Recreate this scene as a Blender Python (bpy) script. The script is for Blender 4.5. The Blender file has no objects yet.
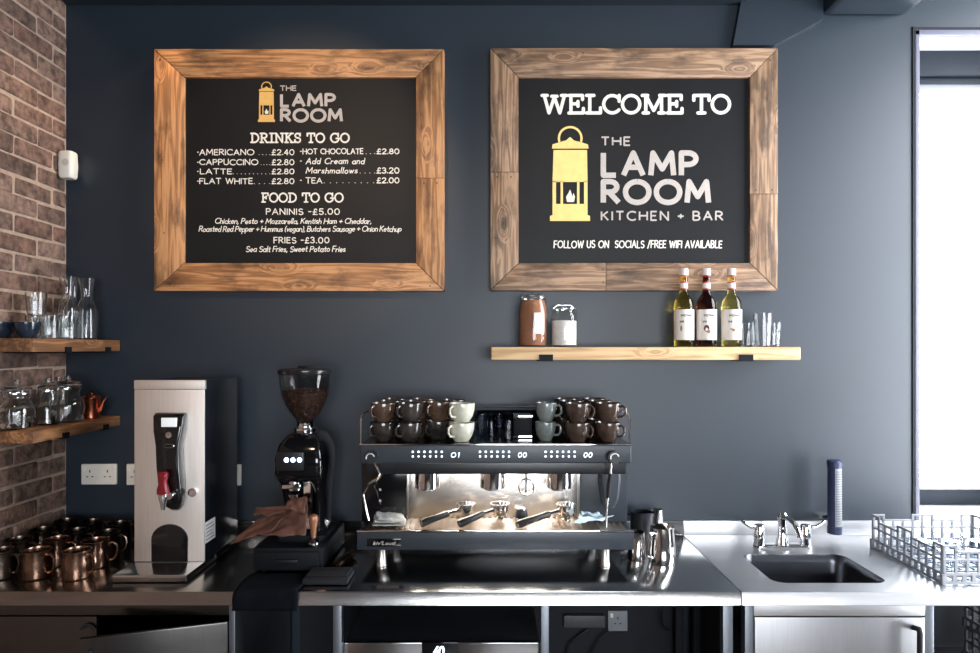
import bpy, bmesh, math, random
from mathutils import Vector, Matrix, noise as mnoise
random.seed(7)
SC = bpy.context.scene
COL = SC.collection
R = math.radians

# ------------------------------------------------------------------ camera
CAMY, CAMZ, FPX, VX, VY = -2.75, 1.70, 640.0, 492.0, 348.0
cd = bpy.data.cameras.new('camera'); cam = bpy.data.objects.new('camera', cd); COL.objects.link(cam)
cam.location = (0, CAMY, CAMZ); cam.rotation_euler = (R(90), 0, 0)
cd.sensor_width = 36; cd.lens = FPX / 980 * 36
cd.shift_x = -(VX - 490) / 980; cd.shift_y = (VY - 326.5) / 980
cd.clip_start = 0.05
SC.camera = cam

# ------------------------------------------------------------------ world / light / exposure
SC.view_settings.view_transform = 'Standard'; SC.view_settings.look = 'None'
SC.view_settings.gamma = 1; SC.view_settings.use_curve_mapping = False
SC.view_settings.exposure = 0.0
W = bpy.data.worlds.new('overcast_sky'); SC.world = W; W.use_nodes = True
bg = W.node_tree.nodes['Background']
bg.inputs[0].default_value = (0.90, 0.94, 1.0, 1); bg.inputs[1].default_value = 20.0
SC.cycles.use_denoising = True
SC.cycles.sample_clamp_indirect = 8.0
SC.cycles.transparent_max_bounces = 32

def portal(loc, rot, sx, sy):
    l = bpy.data.lights.new('daylight_portal', 'AREA'); l.shape = 'RECTANGLE'; l.size = sx; l.size_y = sy
    l.cycles.is_portal = True
    o = bpy.data.objects.new('daylight_portal', l); COL.objects.link(o); o.location = loc; o.rotation_euler = rot
portal((2.62, -.825, 1.98), (0, R(90), 0), 3.4, 1.35)        # tall window in the right wall
portal((2.16, 0.42, 2.0), (R(-90), 0, 0), .68, 2.1)         # window in view
portal((.95, -5.78, 1.6), (R(90), 0, 0), 2.7, 1.4)          # shop window behind the camera

def spot(loc, target, power, size, blend, col, rad=0.04):
    l = bpy.data.lights.new('ceiling_spot', 'SPOT'); l.energy = power; l.spot_size = R(size); l.spot_blend = blend
    l.color = col; l.shadow_soft_size = rad
    o = bpy.data.objects.new('ceiling_spot', l); COL.objects.link(o); o.location = loc
    o.rotation_euler = (Vector(target) - Vector(loc)).to_track_quat('-Z', 'Y').to_euler()
WARM = (1.0, 0.70, 0.46)
spot((-0.85, -2.1, 3.12), (-0.82, 0, 2.42), 70, 38, .5, WARM)
spot((-1.25, -0.10, 3.12), (-1.83, -.32, 2.15), 18, 75, .8, WARM)
spot((0.55, -2.1, 3.12), (0.60, 0, 2.42), 22, 40, .7, (1, .76, .54))
spot((-0.95, -2.2, 3.12), (-1.16, -.45, 1.25), 48, 34, .8, WARM)

# ------------------------------------------------------------------ builder
def px(x, D): return (x - VX) * D / FPX
def pz(y, D): return CAMZ - (y - VY) * D / FPX
WL = {}
class B:
    def __init__(s): s.bm = bmesh.new()
    def box(s, x0, x1, y0, y1, z0, z1, bev=0, seg=2, m=None):
        b = bmesh.new()
        bmesh.ops.create_cube(b, size=1)
        for v in b.verts:
            v.co = Vector(((x0 + x1) / 2 + v.co.x * (x1 - x0), (y0 + y1) / 2 + v.co.y * (y1 - y0), (z0 + z1) / 2 + v.co.z * (z1 - z0)))
        if bev: bmesh.ops.bevel(b, geom=list(b.edges), offset=bev, segments=seg, profile=.6, affect='EDGES', clamp_overlap=True)
        return s.add(b, m)
    def add(s, b, m=None):
        if m is not None: bmesh.ops.transform(b, matrix=m, verts=b.verts)
        me = bpy.data.meshes.new('t'); b.to_mesh(me); b.free(); s.bm.from_mesh(me); bpy.data.meshes.remove(me); return s
    def raw(s, vs, fs):
        v = [s.bm.verts.new(p) for p in vs]
        for f in fs:
            try: s.bm.faces.new([v[i] for i in f])
            except ValueError: pass
        return s
    def lathe(s, prof, c=(0, 0, 0), seg=24, axis='z', a0=0):
        vs, fs, idx = [], [], []
        for r, z in prof:
            if r < 1e-6: idx.append([len(vs)]); vs.append((0, 0, z))
            else:
                idx.append(list(range(len(vs), len(vs) + seg)))
                for k in range(seg):
                    a = a0 + 2 * math.pi * k / seg; vs.append((r * math.cos(a), r * math.sin(a), z))
        for i in range(len(prof) - 1):
            p, q = idx[i], idx[i + 1]
            for k in range(seg):
                k2 = (k + 1) % seg
                if len(p) == 1 and len(q) == 1: continue
                if len(p) == 1: fs.append((p[0], q[k2], q[k]))
                elif len(q) == 1: fs.append((p[k], p[k2], q[0]))
                else: fs.append((p[k], p[k2], q[k2], q[k]))
        out = []
        for x, y, z in vs:
            if axis == 'z': t = (x, y, z)
            elif axis == 'x': t = (z, x, y)
            else: t = (x, z, -y)
            out.append((t[0] + c[0], t[1] + c[1], t[2] + c[2]))
        return s.raw(out, fs)
    def cyl(s, c, r, h, axis='z', seg=20, bev=0, r2=None):
        r2 = r if r2 is None else r2
        if bev: pr = [(0, 0), (r - bev, 0), (r, bev), (r2, h - bev), (r2 - bev, h), (0, h)]
        else: pr = [(0, 0), (r, 0), (r2, h), (0, h)]
        return s.lathe(pr, c, seg, axis)
    def tube(s, path, r, seg=8, closed=False, radii=None):
        P = [Vector(p) for p in path]; n = len(P); rings = []
        up = None
        for i, p in enumerate(P):
            if closed: t = P[(i + 1) % n] - P[i - 1]
            else: t = P[min(i + 1, n - 1)] - P[max(i - 1, 0)]
            if t.length < 1e-9: t = Vector((0, 0, 1))
            t.normalize()
            if up is None:
                up = Vector((0, 0, 1)) if abs(t.z) < .9 else Vector((1, 0, 0))
            u = (up - t * up.dot(t))
            if u.length < 1e-6: u = t.orthogonal()
            u.normalize(); w = t.cross(u); up = u
            rr = radii[i] if radii else r
            rings.append([p + u * rr * math.cos(2 * math.pi * k / seg) + w * rr * math.sin(2 * math.pi * k / seg) for k in range(seg)])
        vs = [v for rg in rings for v in rg]; fs = []
        m = n if closed else n - 1
        for i in range(m):
            j = (i + 1) % n
            for k in range(seg):
                k2 = (k + 1) % seg
                fs.append((i * seg + k, i * seg + k2, j * seg + k2, j * seg + k))
        if not closed:
            fs.append(tuple(range(seg - 1, -1, -1))); fs.append(tuple((n - 1) * seg + k for k in range(seg)))
        return s.raw(vs, fs)
    def prism(s, poly, y0, y1, plane='xz', bev=0):
        b = bmesh.new(); n = len(poly)
        def mp(p, d): return (p[0], d, p[1]) if plane == 'xz' else ((p[0], p[1], d) if plane == 'xy' else (d, p[0], p[1]))
        a = [b.verts.new(mp(p, y0)) for p in poly]; c = [b.verts.new(mp(p, y1)) for p in poly]
        b.faces.new(a); b.faces.new(list(reversed(c)))
        for i in range(n): b.faces.new((a[i], a[(i + 1) % n], c[(i + 1) % n], c[i]))
        bmesh.ops.recalc_face_normals(b, faces=b.faces)
        if bev: bmesh.ops.bevel(b, geom=list(b.edges), offset=bev, segments=2, profile=.6, affect='EDGES', clamp_overlap=True)
        return s.add(b)
    def loft(s, rings, cap=True):
        n = len(rings[0]); vs = [p for r in rings for p in r]; fs = []
        for i in range(len(rings) - 1):
            for k in range(n):
                k2 = (k + 1) % n; fs.append((i * n + k, i * n + k2, (i + 1) * n + k2, (i + 1) * n + k))
        if cap: fs.append(tuple(range(n - 1, -1, -1))); fs.append(tuple((len(rings) - 1) * n + k for k in range(n)))
        return s.raw(vs, fs)
    def build(s, name, mat, parent=None, origin=None, smooth=40, recalc=True):
        bm = s.bm
        if recalc: bmesh.ops.recalc_face_normals(bm, faces=bm.faces)
        if parent is not None: off = WL[parent.name]
        elif origin is not None: off = Vector(origin)
        else:
            xs = [v.co for v in bm.verts]
            off = Vector(((min(v.x for v in xs) + max(v.x for v in xs)) / 2, (min(v.y for v in xs) + max(v.y for v in xs)) / 2, min(v.z for v in xs)))
        for v in bm.verts: v.co -= off
        me = bpy.data.meshes.new(name); bm.to_mesh(me); bm.free()
        if smooth:
            for p in me.polygons: p.use_smooth = True
            me.set_sharp_from_angle(angle=R(smooth))
        o = bpy.data.objects.new(name, me); COL.objects.link(o); me.materials.append(mat)
        if parent is not None: o.parent = parent
        else: o.location = off
        WL[o.name] = off.copy()
        return o

def rr(cx, cy, hw, hd, rad, z, n=4):
    out = []
    for (sx, sy, a) in ((1, 1, 0), (-1, 1, 90), (-1, -1, 180), (1, -1, 270)):
        for k in range(n + 1):
            t = R(a + 90 * k / n); out.append((cx + sx * (hw - rad) + rad * math.cos(t), cy + sy * (hd - rad) + rad * math.sin(t), z))
    return out
def arcp(c, r, a0, a1, n, plane='xz', off=0):
    o = []
    for k in range(n + 1):
        a = R(a0 + (a1 - a0) * k / n); u, v = c[0] + r * math.cos(a), c[1] + r * math.sin(a)
        o.append((u, off, v) if plane == 'xz' else ((off, u, v) if plane == 'yz' else (u, v, off)))
    return o
def tag(o, label, cat, group=None):
    o['label'] = label; o['category'] = cat
    if group: o['group'] = group
    return o
def struct(o): o['kind'] = 'structure'; return o
def thing(name, loc, label, cat, group=None, rotz=0):
    o = bpy.data.objects.new(name, None); COL.objects.link(o); o.location = loc; o.rotation_euler = (0, 0, rotz); o.empty_display_size = .05
    WL[o.name] = Vector(loc) if rotz == 0 else Vector((0, 0, 0))
    return tag(o, label, cat, group)
def proto(name):
    o = bpy.data.objects.new(name, None); COL.objects.link(o); WL[o.name] = Vector((0, 0, 0)); o.empty_display_size = .05; return o
def place(src, used, loc, rotz, label, cat, group):
    if used.get(src.name):
        o = src.copy(); COL.objects.link(o)
        for ch in [c for c in COL.objects if c.parent == src]:
            c = ch.copy(); COL.objects.link(c); c.parent = o
            for g in [g for g in COL.objects if g.parent == ch]:
                d = g.copy(); COL.objects.link(d); d.parent = c
    else: o = src; used[src.name] = 1
    o.location = loc; o.rotation_euler = (0, 0, rotz); return tag(o, label, cat, group)
USED = {}

# ------------------------------------------------------------------ materials
def newmat(name):
    m = bpy.data.materials.new(name); m.use_nodes = True; nt = m.node_tree
    return m, nt, nt.nodes['Principled BSDF']
def N(nt, t, **kw):
    n = nt.nodes.new(t)
    for k, v in kw.items():
        if k in n.inputs: n.inputs[k].default_value = v
        else: setattr(n, k, v)
    return n
def coords(nt, scale=(1, 1, 1), rnd=0):
    tc = N(nt, 'ShaderNodeTexCoord'); mp = N(nt, 'ShaderNodeMapping'); mp.inputs['Scale'].default_value = scale
    nt.links.new(tc.outputs['Object'], mp.inputs['Vector'])
    if rnd:
        oi = N(nt, 'ShaderNodeObjectInfo'); mu = N(nt, 'ShaderNodeMath', operation='MULTIPLY'); mu.inputs[1].default_value = rnd
        nt.links.new(oi.outputs['Random'], mu.inputs[0]); nt.links.new(mu.outputs[0], mp.inputs['Location'])
    return mp.outputs['Vector']
def ramp(nt, fac, stops):
    r = N(nt, 'ShaderNodeValToRGB'); e = r.color_ramp.elements
    while len(e) < len(stops): e.new(.5)
    for el, (p, c) in zip(e, stops): el.position = p; el.color = (*c, 1)
    nt.links.new(fac, r.inputs['Fac']); return r.outputs['Color']
def M(name, col, rough=.5, metal=0, var=.12, vs=12, bump=0, bs=60, stretch=(1, 1, 1), spec=.5, coat=0, rvar=0, emit=None, es=1, trans=0, ior=1.45):
    m, nt, b = newmat(name)
    b.inputs['Roughness'].default_value = rough; b.inputs['Metallic'].default_value = metal
    b.inputs['Specular IOR Level'].default_value = spec; b.inputs['Coat Weight'].default_value = coat; b.inputs['Coat Roughness'].default_value = .12
    b.inputs['Transmission Weight'].default_value = trans; b.inputs['IOR'].default_value = ior
    v = coords(nt, stretch)
    nz = N(nt, 'ShaderNodeTexNoise', Scale=vs, Detail=4.0); nt.links.new(v, nz.inputs['Vector'])
    lo = tuple(c * (1 - var) for c in col); hi = tuple(min(1, c * (1 + var)) for c in col)
    nt.links.new(ramp(nt, nz.outputs['Fac'], [(.3, lo), (.7, hi)]), b.inputs['Base Color'])
    if rvar:
        mr = N(nt, 'ShaderNodeMapRange'); mr.inputs['To Min'].default_value = max(.02, rough - rvar); mr.inputs['To Max'].default_value = rough + rvar
        nt.links.new(nz.outputs['Fac'], mr.inputs['Value']); nt.links.new(mr.outputs[0], b.inputs['Roughness'])
    if bump:
        n2 = N(nt, 'ShaderNodeTexNoise', Scale=bs, Detail=5.0); nt.links.new(v, n2.inputs['Vector'])
        bp = N(nt, 'ShaderNodeBump', Strength=bump, Distance=.002); nt.links.new(n2.outputs['Fac'], bp.inputs['Height']); nt.links.new(bp.outputs[0], b.inputs['Normal'])
    if emit: b.inputs['Emission Color'].default_value = (*emit, 1); b.inputs['Emission Strength'].default_value = es
    return m
def wood(name, light, mid, dark, burn, burn_amt=.5, rough=.55, gs=1.0):
    """grain runs along local X"""
    m, nt, b = newmat(name); L = nt.links.new
    v = coords(nt, (1, 1, 1), 7.0)
    vo = N(nt, 'ShaderNodeTexVoronoi', Scale=1.0); sc = N(nt, 'ShaderNodeMapping'); sc.inputs['Scale'].default_value = (3.6, 9.5, 9.5)
    L(v, sc.inputs['Vector']); L(sc.outputs[0], vo.inputs['Vector'])
    kn = N(nt, 'ShaderNodeMapRange'); kn.inputs['From Min'].default_value = .0; kn.inputs['From Max'].default_value = .38
    kn.inputs['To Min'].default_value = 1; kn.inputs['To Max'].default_value = 0; kn.interpolation_type = 'SMOOTHSTEP'
    L(vo.outputs['Distance'], kn.inputs['Value'])
    # grain coordinate bent round the knots
    s2 = N(nt, 'ShaderNodeMapping'); s2.inputs['Scale'].default_value = (1.1 * gs, 16 * gs, 16 * gs); L(v, s2.inputs['Vector'])
    ad = N(nt, 'ShaderNodeVectorMath', operation='MULTIPLY_ADD'); ad.inputs[1].default_value = (.0, 1.3, 1.3)
    cmb = N(nt, 'ShaderNodeCombineXYZ'); 
    for i in range(3): L(kn.outputs[0], cmb.inputs[i])
    L(cmb.outputs[0], ad.inputs[0]); L(s2.outputs[0], ad.inputs[2])
    g = N(nt, 'ShaderNodeTexNoise', Scale=1.6, Detail=3.0, Roughness=.45, Distortion=.25); L(ad.outputs[0], g.inputs['Vector'])
    w = N(nt, 'ShaderNodeMath', operation='MULTIPLY'); w.inputs[1].default_value = 34; L(g.outputs['Fac'], w.inputs[0])
    sn = N(nt, 'ShaderNodeMath', operation='SINE'); L(w.outputs[0], sn.inputs[0])
    mr = N(nt, 'ShaderNodeMapRange'); mr.inputs['From Min'].default_value = -1; mr.inputs['From Max'].default_value = 1; L(sn.outputs[0], mr.inputs['Value'])
    fine = N(nt, 'ShaderNodeTexNoise', Scale=1.0, Detail=4.0); s3 = N(nt, 'ShaderNodeMapping'); s3.inputs['Scale'].default_value = (8, 190, 190); L(v, s3.inputs['Vector']); L(s3.outputs[0], fine.inputs['Vector'])
    mx = N(nt, 'ShaderNodeMath', operation='MULTIPLY_ADD'); mx.inputs[1].default_value = .55
    f2 = N(nt, 'ShaderNodeMath', operation='MULTIPLY'); f2.inputs[1].default_value = .45; L(fine.outputs['Fac'], f2.inputs[0])
    L(mr.outputs[0], mx.inputs[0]); L(f2.outputs[0], mx.inputs[2])
    c1 = ramp(nt, mx.outputs[0], [(.12, light), (.5, mid), (.95, tuple(a * .38 + d * .62 for a, d in zip(mid, dark)))])
    big = N(nt, 'ShaderNodeTexNoise', Scale=1.0, Detail=5.0, Roughness=.6); s4 = N(nt, 'ShaderNodeMapping'); s4.inputs['Scale'].default_value = (5, 13, 13); L(v, s4.inputs['Vector']); L(s4.outputs[0], big.inputs['Vector'])
    bm_ = N(nt, 'ShaderNodeMapRange'); bm_.inputs['From Min'].default_value = .49; bm_.inputs['From Max'].default_value = .70; bm_.inputs['To Max'].default_value = burn_amt; L(big.outputs['Fac'], bm_.inputs['Value'])
    m1 = N(nt, 'ShaderNodeMix', data_type='RGBA'); L(bm_.outputs[0], m1.inputs['Factor']); L(c1, m1.inputs['A']); m1.inputs['B'].default_value = (*burn, 1)
    kd = N(nt, 'ShaderNodeMapRange'); kd.inputs['From Min'].default_value = .05; kd.inputs['From Max'].default_value = .17; kd.inputs['To Min'].default_value = .85; kd.inputs['To Max'].default_value = 0; L(vo.outputs['Distance'], kd.inputs['Value'])
    m2 = N(nt, 'ShaderNodeMix', data_type='RGBA'); L(kd.outputs[0], m2.inputs['Factor']); L(m1.outputs['Result'], m2.inputs['A']); m2.inputs['B'].default_value = (*dark, 1)
    L(m2.outputs['Result'], b.inputs['Base Color'])
    b.inputs['Roughness'].default_value = rough
    bp = N(nt, 'ShaderNodeBump', Strength=.35, Distance=.002); L(mx.outputs[0], bp.inputs['Height']); L(bp.outputs[0], b.inputs['Normal'])
    return m
def pane_mat(name, tint=(1, 1, 1), ior=1.45):
    m, nt, b = newmat(name); nt.nodes.remove(b); o = nt.nodes['Material Output']
    t = N(nt, 'ShaderNodeBsdfTransparent', Color=(*tint, 1)); g = N(nt, 'ShaderNodeBsdfGlossy', Roughness=.02); f0 = N(nt, 'ShaderNodeFresnel', IOR=ior); ge = N(nt, 'ShaderNodeNewGeometry'); iv = N(nt, 'ShaderNodeMath', operation='SUBTRACT'); iv.inputs[0].default_value = 1; nt.links.new(ge.outputs['Backfacing'], iv.inputs[1]); f = N(nt, 'ShaderNodeMath', operation='MULTIPLY'); nt.links.new(f0.outputs[0], f.inputs[0]); nt.links.new(iv.outputs[0], f.inputs[1])
    x = N(nt, 'ShaderNodeMixShader'); nt.links.new(f.outputs[0], x.inputs[0]); nt.links.new(t.outputs[0], x.inputs[1]); nt.links.new(g.outputs[0], x.inputs[2]); nt.links.new(x.outputs[0], o.inputs['Surface'])
    return m
NAVY = (.009, .018, .029)
navy = M('navy_wall_paint', NAVY, .47, var=.08, vs=3, bump=.12, bs=220, spec=.75)
navy_c = M('navy_ceiling_paint', (.008, .014, .022), .55, var=.08, vs=3)
offwhite = M('grey_room_paint', (.06, .062, .068), .7, var=.05)
floor_m = M('oak_floor_boards', (.07, .055, .043), .45, var=.25, vs=4, stretch=(1, 8, 1))
mortar = M('pale_mortar', (.36, .265, .20), .95, var=.16, vs=40, bump=.9, bs=180)
steel = M('brushed_steel', (.52, .52, .52), .16, 1, var=.05, vs=6, stretch=(1.5, 60, 60), rvar=.06)
steel_v = M('satin_steel_panel', (.86, .81, .76), .50, 1, var=.05, vs=5, stretch=(60, 60, 1.5), rvar=.05)
steel_d = M('dull_steel_leg', (.22, .24, .27), .38, 1, var=.06)
chrome = M('polished_chrome', (.80, .80, .80), .06, 1, var=.02)
steel_e = M('polished_steel_edge', (.56, .55, .54), .22, 1, var=.05, vs=6, stretch=(1.5, 60, 60), rvar=.06)
steel_l = M('shade_toned_steel', (.30, .28, .26), .2, 1, var=.06, vs=6, stretch=(1.5, 60, 60), rvar=.06)  # darker steel copy: the dim reflections on the left are put into its colour
steel_k = M('deep_shade_toned_steel', (.105, .10, .095), .24, 1, var=.06, vs=6, stretch=(60, 60, 1.5), rvar=.06)  # same steel, darker still, to carry the dark reflections in the cupboard doors
jugst = M('polished_jug_steel', (.78, .76, .74), .10, 1, var=.03)
black = M('black_plastic', (.006, .007, .009), .36, var=.1)
blackm = M('black_powder_coat', (.004, .005, .007), .6, var=.1, spec=.2, bump=.08, bs=400)
charcoal = M('charcoal_machine_body', (.026, .033, .042), .36, var=.06, bump=.05, bs=500)
gloss = M('gloss_black', (.004, .004, .005), .07, var=.05, coat=.4)
rubber = M('black_rubber', (.006, .006, .008), .8, var=.15)
void = M('void_black', (.006, .008, .012), .8, var=.1)  # near-black; on the rear legs it stands in for shade
white_pl = M('white_plastic', (.72, .68, .60), .35, var=.03)
slot = M('dark_slot', (.02, .02, .02), .6)
red = M('dark_red_plastic', (.16, .006, .012), .25, var=.08, coat=.3)
leather = M('brown_leather', (.085, .036, .024), .62, var=.3, vs=22, bump=.4, bs=90)
cloth_g = M('grey_white_cotton', (.50, .52, .50), .9, var=.12, vs=30, bump=.5, bs=260)
cloth_b = M('pale_blue_microfibre', (.50, .62, .68), .92, var=.14, vs=30, bump=.5, bs=300)
cloth_k = M('black_cotton', (.004, .005, .008), .95, var=.2, vs=20, bump=.5, bs=300, spec=.08)
steel_b = M('bright_sink_steel', (.72, .72, .73), .36, 1, var=.05, vs=6, stretch=(1.5, 60, 60), rvar=.06)
copper = M('aged_copper', (.23, .135, .095), .26, 1, var=.22, vs=14, rvar=.08, bump=.15, bs=26)
copper_d = M('dark_bronze', (.10, .076, .062), .28, 1, var=.25, vs=14, rvar=.08, bump=.15, bs=26)
copper_r = M('red_copper', (.36, .11, .06), .28, 1, var=.2, vs=14, rvar=.06)
board_m = M('blackboard', (.0045, .005, .0062), .5, var=.2, vs=5, spec=.3)
chalk = M('white_chalk_paint', (.80, .76, .68), .9, var=.08, vs=60)
greyp = M('warm_grey_sign_paint', (.48, .43, .39), .85, var=.06, vs=50)
gold = M('ochre_sign_paint', (.72, .44, .13), .8, var=.06, vs=40)
gold2 = M('yellow_sign_paint', (.86, .62, .22), .8, var=.06, vs=40)
frame_w = wood('scorched_pine', (.58, .30, .130), (.42, .19, .070), (.030, .012, .006), (.05, .020, .009), .95)
frame_w2 = wood('weathered_scorched_pine', (.42, .265, .160), (.26, .148, .080), (.022, .013, .009), (.035, .021, .014), .95)
shelf_w = wood('pale_pine', (.76, .52, .28), (.66, .42, .20), (.20, .08, .03), (.55, .30, .13), .35, gs=.8)
rust_w = wood('dark_stained_timber', (.36, .18, .075), (.22, .095, .036), (.03, .013, .007), (.05, .022, .010), .75)
glass = M('clear_glass', (.97, .985, .98), .015, 0, var=.01, trans=1, ior=1.45)
pane = pane_mat('window_glass')
thin = pane_mat('thin_clear_plastic', (.80, .80, .80), 1.5)
whiteled = M('white_led', (.9, .95, 1), .4, emit=(.75, .86, 1.0), es=3.5)
blueled = M('blue_white_led', (.5, .6, 1), .4, emit=(.50, .60, 1.0), es=9)
warmled = M('warm_led_strip', (1, .9, .7), .4, emit=(1.0, .80, .55), es=30)

# ------------------------------------------------------------------ the room
LX, RX, FY = -1.826, 2.55, -5.7            # left brick face, right wall, wall behind the camera
WX0 = px(913, 2.75)                        # window opening in the back wall
SILL, HEAD = .961, 3.058
b = B()
b.box(-2.05, WX0, 0, .4, 0, 4.35)
b.box(WX0, 2.50, 0, .4, 0, SILL - .03); b.box(WX0, 2.50, 0, .4, HEAD, 4.35); b.box(2.50, RX + .12, 0, .4, 0, 4.35)
struct(b.build('wall_back', navy, smooth=0))
struct(B().box(-2.05, RX + .12, FY - .1, .4, -.1, 0).build('floor', floor_m, smooth=0))
# dropped navy ceiling and the higher bay by the windows
struct(B().box(-2.05, 1.075, FY, 0, 3.172, 3.5).build('ceiling', navy_c, smooth=0))
c2 = B().box(1.409, 1.777, FY, 0, 3.122, 4.2, bev=.035, seg=4); c2.box(1.075, 1.409, FY, 0, 3.19, 4.2)
struct(c2.build('ceiling', navy, smooth=30))
struct(B().box(1.70, RX + .12, FY, .4, 4.2, 4.35).build('ceiling', offwhite, smooth=0))
# slanted boxing between wall and dropped ceiling
poly = [(px(733, 2.72), pz(45, 2.72)), (px(775, 2.72), pz(45, 2.72)), (1.409, 3.10), (1.409, 3.19), (px(742, 2.72), 3.19)]
struct(B().prism(poly, -.03, 0).build('trim_1', navy, smooth=0))
# right wall with a tall window close to the corner
WY0, WY1, WZ0, WZ1 = -1.5, -.15, .28, 3.42
b = B(); b.box(RX, RX + .12, FY, 0, 0, WZ0); b.box(RX, RX + .12, FY, 0, WZ1, 4.35)
b.box(RX, RX + .12, WY1, 0, WZ0, WZ1); b.box(RX, RX + .12, FY, WY0, WZ0, WZ1)
struct(b.build('wall_right', offwhite, smooth=0))
def simple_window(name, loc, bars, panes):
    w = bpy.data.objects.new(name, None); COL.objects.link(w); w.location = loc; WL[w.name] = Vector(loc); struct(w)
    for q in bars: B().box(*q).build('mullion', blackm, w, smooth=0)
    for q in panes: B().box(*q).build('pane', pane, w, smooth=0)
simple_window('window_2', (RX, -.75, WZ0), [(RX + .03, RX + .09, y - .025, y + .025, WZ0, WZ1) for y in (WY0 + .025, -.825, WY1 - .025)],
              [(RX + .055, RX + .063, a, c, WZ0, WZ1) for a, c in ((WY0 + .05, -.85), (-.80, WY1 - .05))])
# wall behind the camera with a window
b = B(); b.box(-2.05, -.4, FY - .12, FY, 0, 4.35); b.box(2.3, RX + .12, FY - .12, FY, 0, 4.35)
b.box(-.4, 2.3, FY - .12, FY, 0, .9); b.box(-.4, 2.3, FY - .12, FY, 2.3, 4.35)
struct(b.build('wall_front', offwhite, smooth=0))
simple_window('window_3', (.95, FY, .9), [(x - .02, x + .02, FY - .09, FY - .03, .9, 2.3) for x in (-.38, .95, 2.28)], [(a, c, FY - .065, FY - .057, .9, 2.3) for a, c in ((-.36, .93), (.97, 2.26))])

# window in view: head boxing, bottom rail, jambs, sill, glass
wf = M('grey_window_frame', (.012, .017, .025), .55, var=.06, spec=.25)
wtrim = M('pale_lilac_trim', (.13, .13, .17), .5, var=.04)
wsill = M('white_gloss_sill', (.80, .80, .80), .35, var=.03)
w1 = bpy.data.objects.new('window_1', None); COL.objects.link(w1); w1.location = (2.05, .2, SILL); WL[w1.name] = Vector(w1.location); struct(w1)
B().box(WX0 + .03, 2.50, -.0, .4, SILL - .03, SILL, bev=.003).build('window_sill', wsill, w1)
B().box(WX0 - .004, WX0 + .006, -.006, .30, SILL, HEAD + .02).build('shadow_gap', void, w1, smooth=0)
B().box(WX0 + .006, WX0 + .024, -.008, .30, SILL, HEAD + .005, bev=.002).build('jamb_trim', wtrim, w1)
B().box(WX0 + .006, 2.50, -.006, .02, HEAD + .006, HEAD + .018).build('shadow_gap', void, w1, smooth=0)
B().box(WX0 + .006, 2.50, -.008, .02, HEAD - .016, HEAD + .006, bev=.002).build('head_trim', wtrim, w1)
B().box(WX0 + .024, 2.50, .02, .4, HEAD - .004, HEAD + .01).build('head_lining', wsill, w1, smooth=0)
B().box(WX0 + .024, 2.50, .16, .30, 2.94, HEAD - .004, bev=.006).build('blind_box', wf, w1)
B().box(WX0 + .024, 2.50, .18, .28, 2.905, 2.938, bev=.008).build('blind_rail', wf, w1)
B().box(WX0 + .024, 2.50, .26, .34, SILL, 1.035, bev=.004).build('bottom_rail', wf, w1)
B().box(WX0 + .024, 2.50, .30, .308, 1.035, HEAD - .004).build('pane', pane, w1, smooth=0)
B().box(2.45, 2.50, .26, .34, 1.035, HEAD - .004).build('jamb', wf, w1, smooth=0)

# left brick wall
def brick_mat():
    m, nt, b = newmat('weathered_brown_brick'); L = nt.links.new
    oi = N(nt, 'ShaderNodeObjectInfo')
    base = ramp(nt, oi.outputs['Random'], [(0, (.135, .075, .054)), (.3, (.185, .112, .082)), (.55, (.105, .064, .050)), (.8, (.22, .140, .105)), (1, (.14, .084, .063))])
    v = coords(nt, (1, 1, 1), 9)
    n1 = N(nt, 'ShaderNodeTexNoise', Scale=26.0, Detail=6.0, Roughness=.65); L(v, n1.inputs['Vector'])
    mx = N(nt, 'ShaderNodeMix', data_type='RGBA', blend_type='MULTIPLY'); mx.inputs['Factor'].default_value = .75
    L(base, mx.inputs['A']); L(ramp(nt, n1.outputs['Fac'], [(.36, (.22, .20, .19)), (.52, (1, 1, 1)), (.70, (1.9, 1.8, 1.7))]), mx.inputs['B'])
    # lime smears
    n2 = N(nt, 'ShaderNodeTexNoise', Scale=14.0, Detail=5.0, Roughness=.7); L(v, n2.inputs['Vector'])
    sm = N(nt, 'ShaderNodeMapRange'); sm.inputs['From Min'].default_value = .56; sm.inputs['From Max'].default_value = .74; sm.inputs['To Max'].default_value = .6; L(n2.outputs['Fac'], sm.inputs['Value'])
    m2 = N(nt, 'ShaderNodeMix', data_type='RGBA'); L(sm.outputs[0], m2.inputs['Factor']); L(mx.outputs['Result'], m2.inputs['A']); m2.inputs['B'].default_value = (.29, .20, .15, 1)
    L(m2.outputs['Result'], b.inputs['Base Color']); b.inputs['Roughness'].default_value = .93
    bp = N(nt, 'ShaderNodeBump', Strength=1.0, Distance=.007); n3 = N(nt, 'ShaderNodeTexNoise', Scale=70.0, Detail=6.0); L(v, n3.inputs['Vector']); L(n3.outputs['Fac'], bp.inputs['Height']); L(bp.outputs[0], b.inputs['Normal'])
    return m
brick_m = brick_mat()
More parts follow.
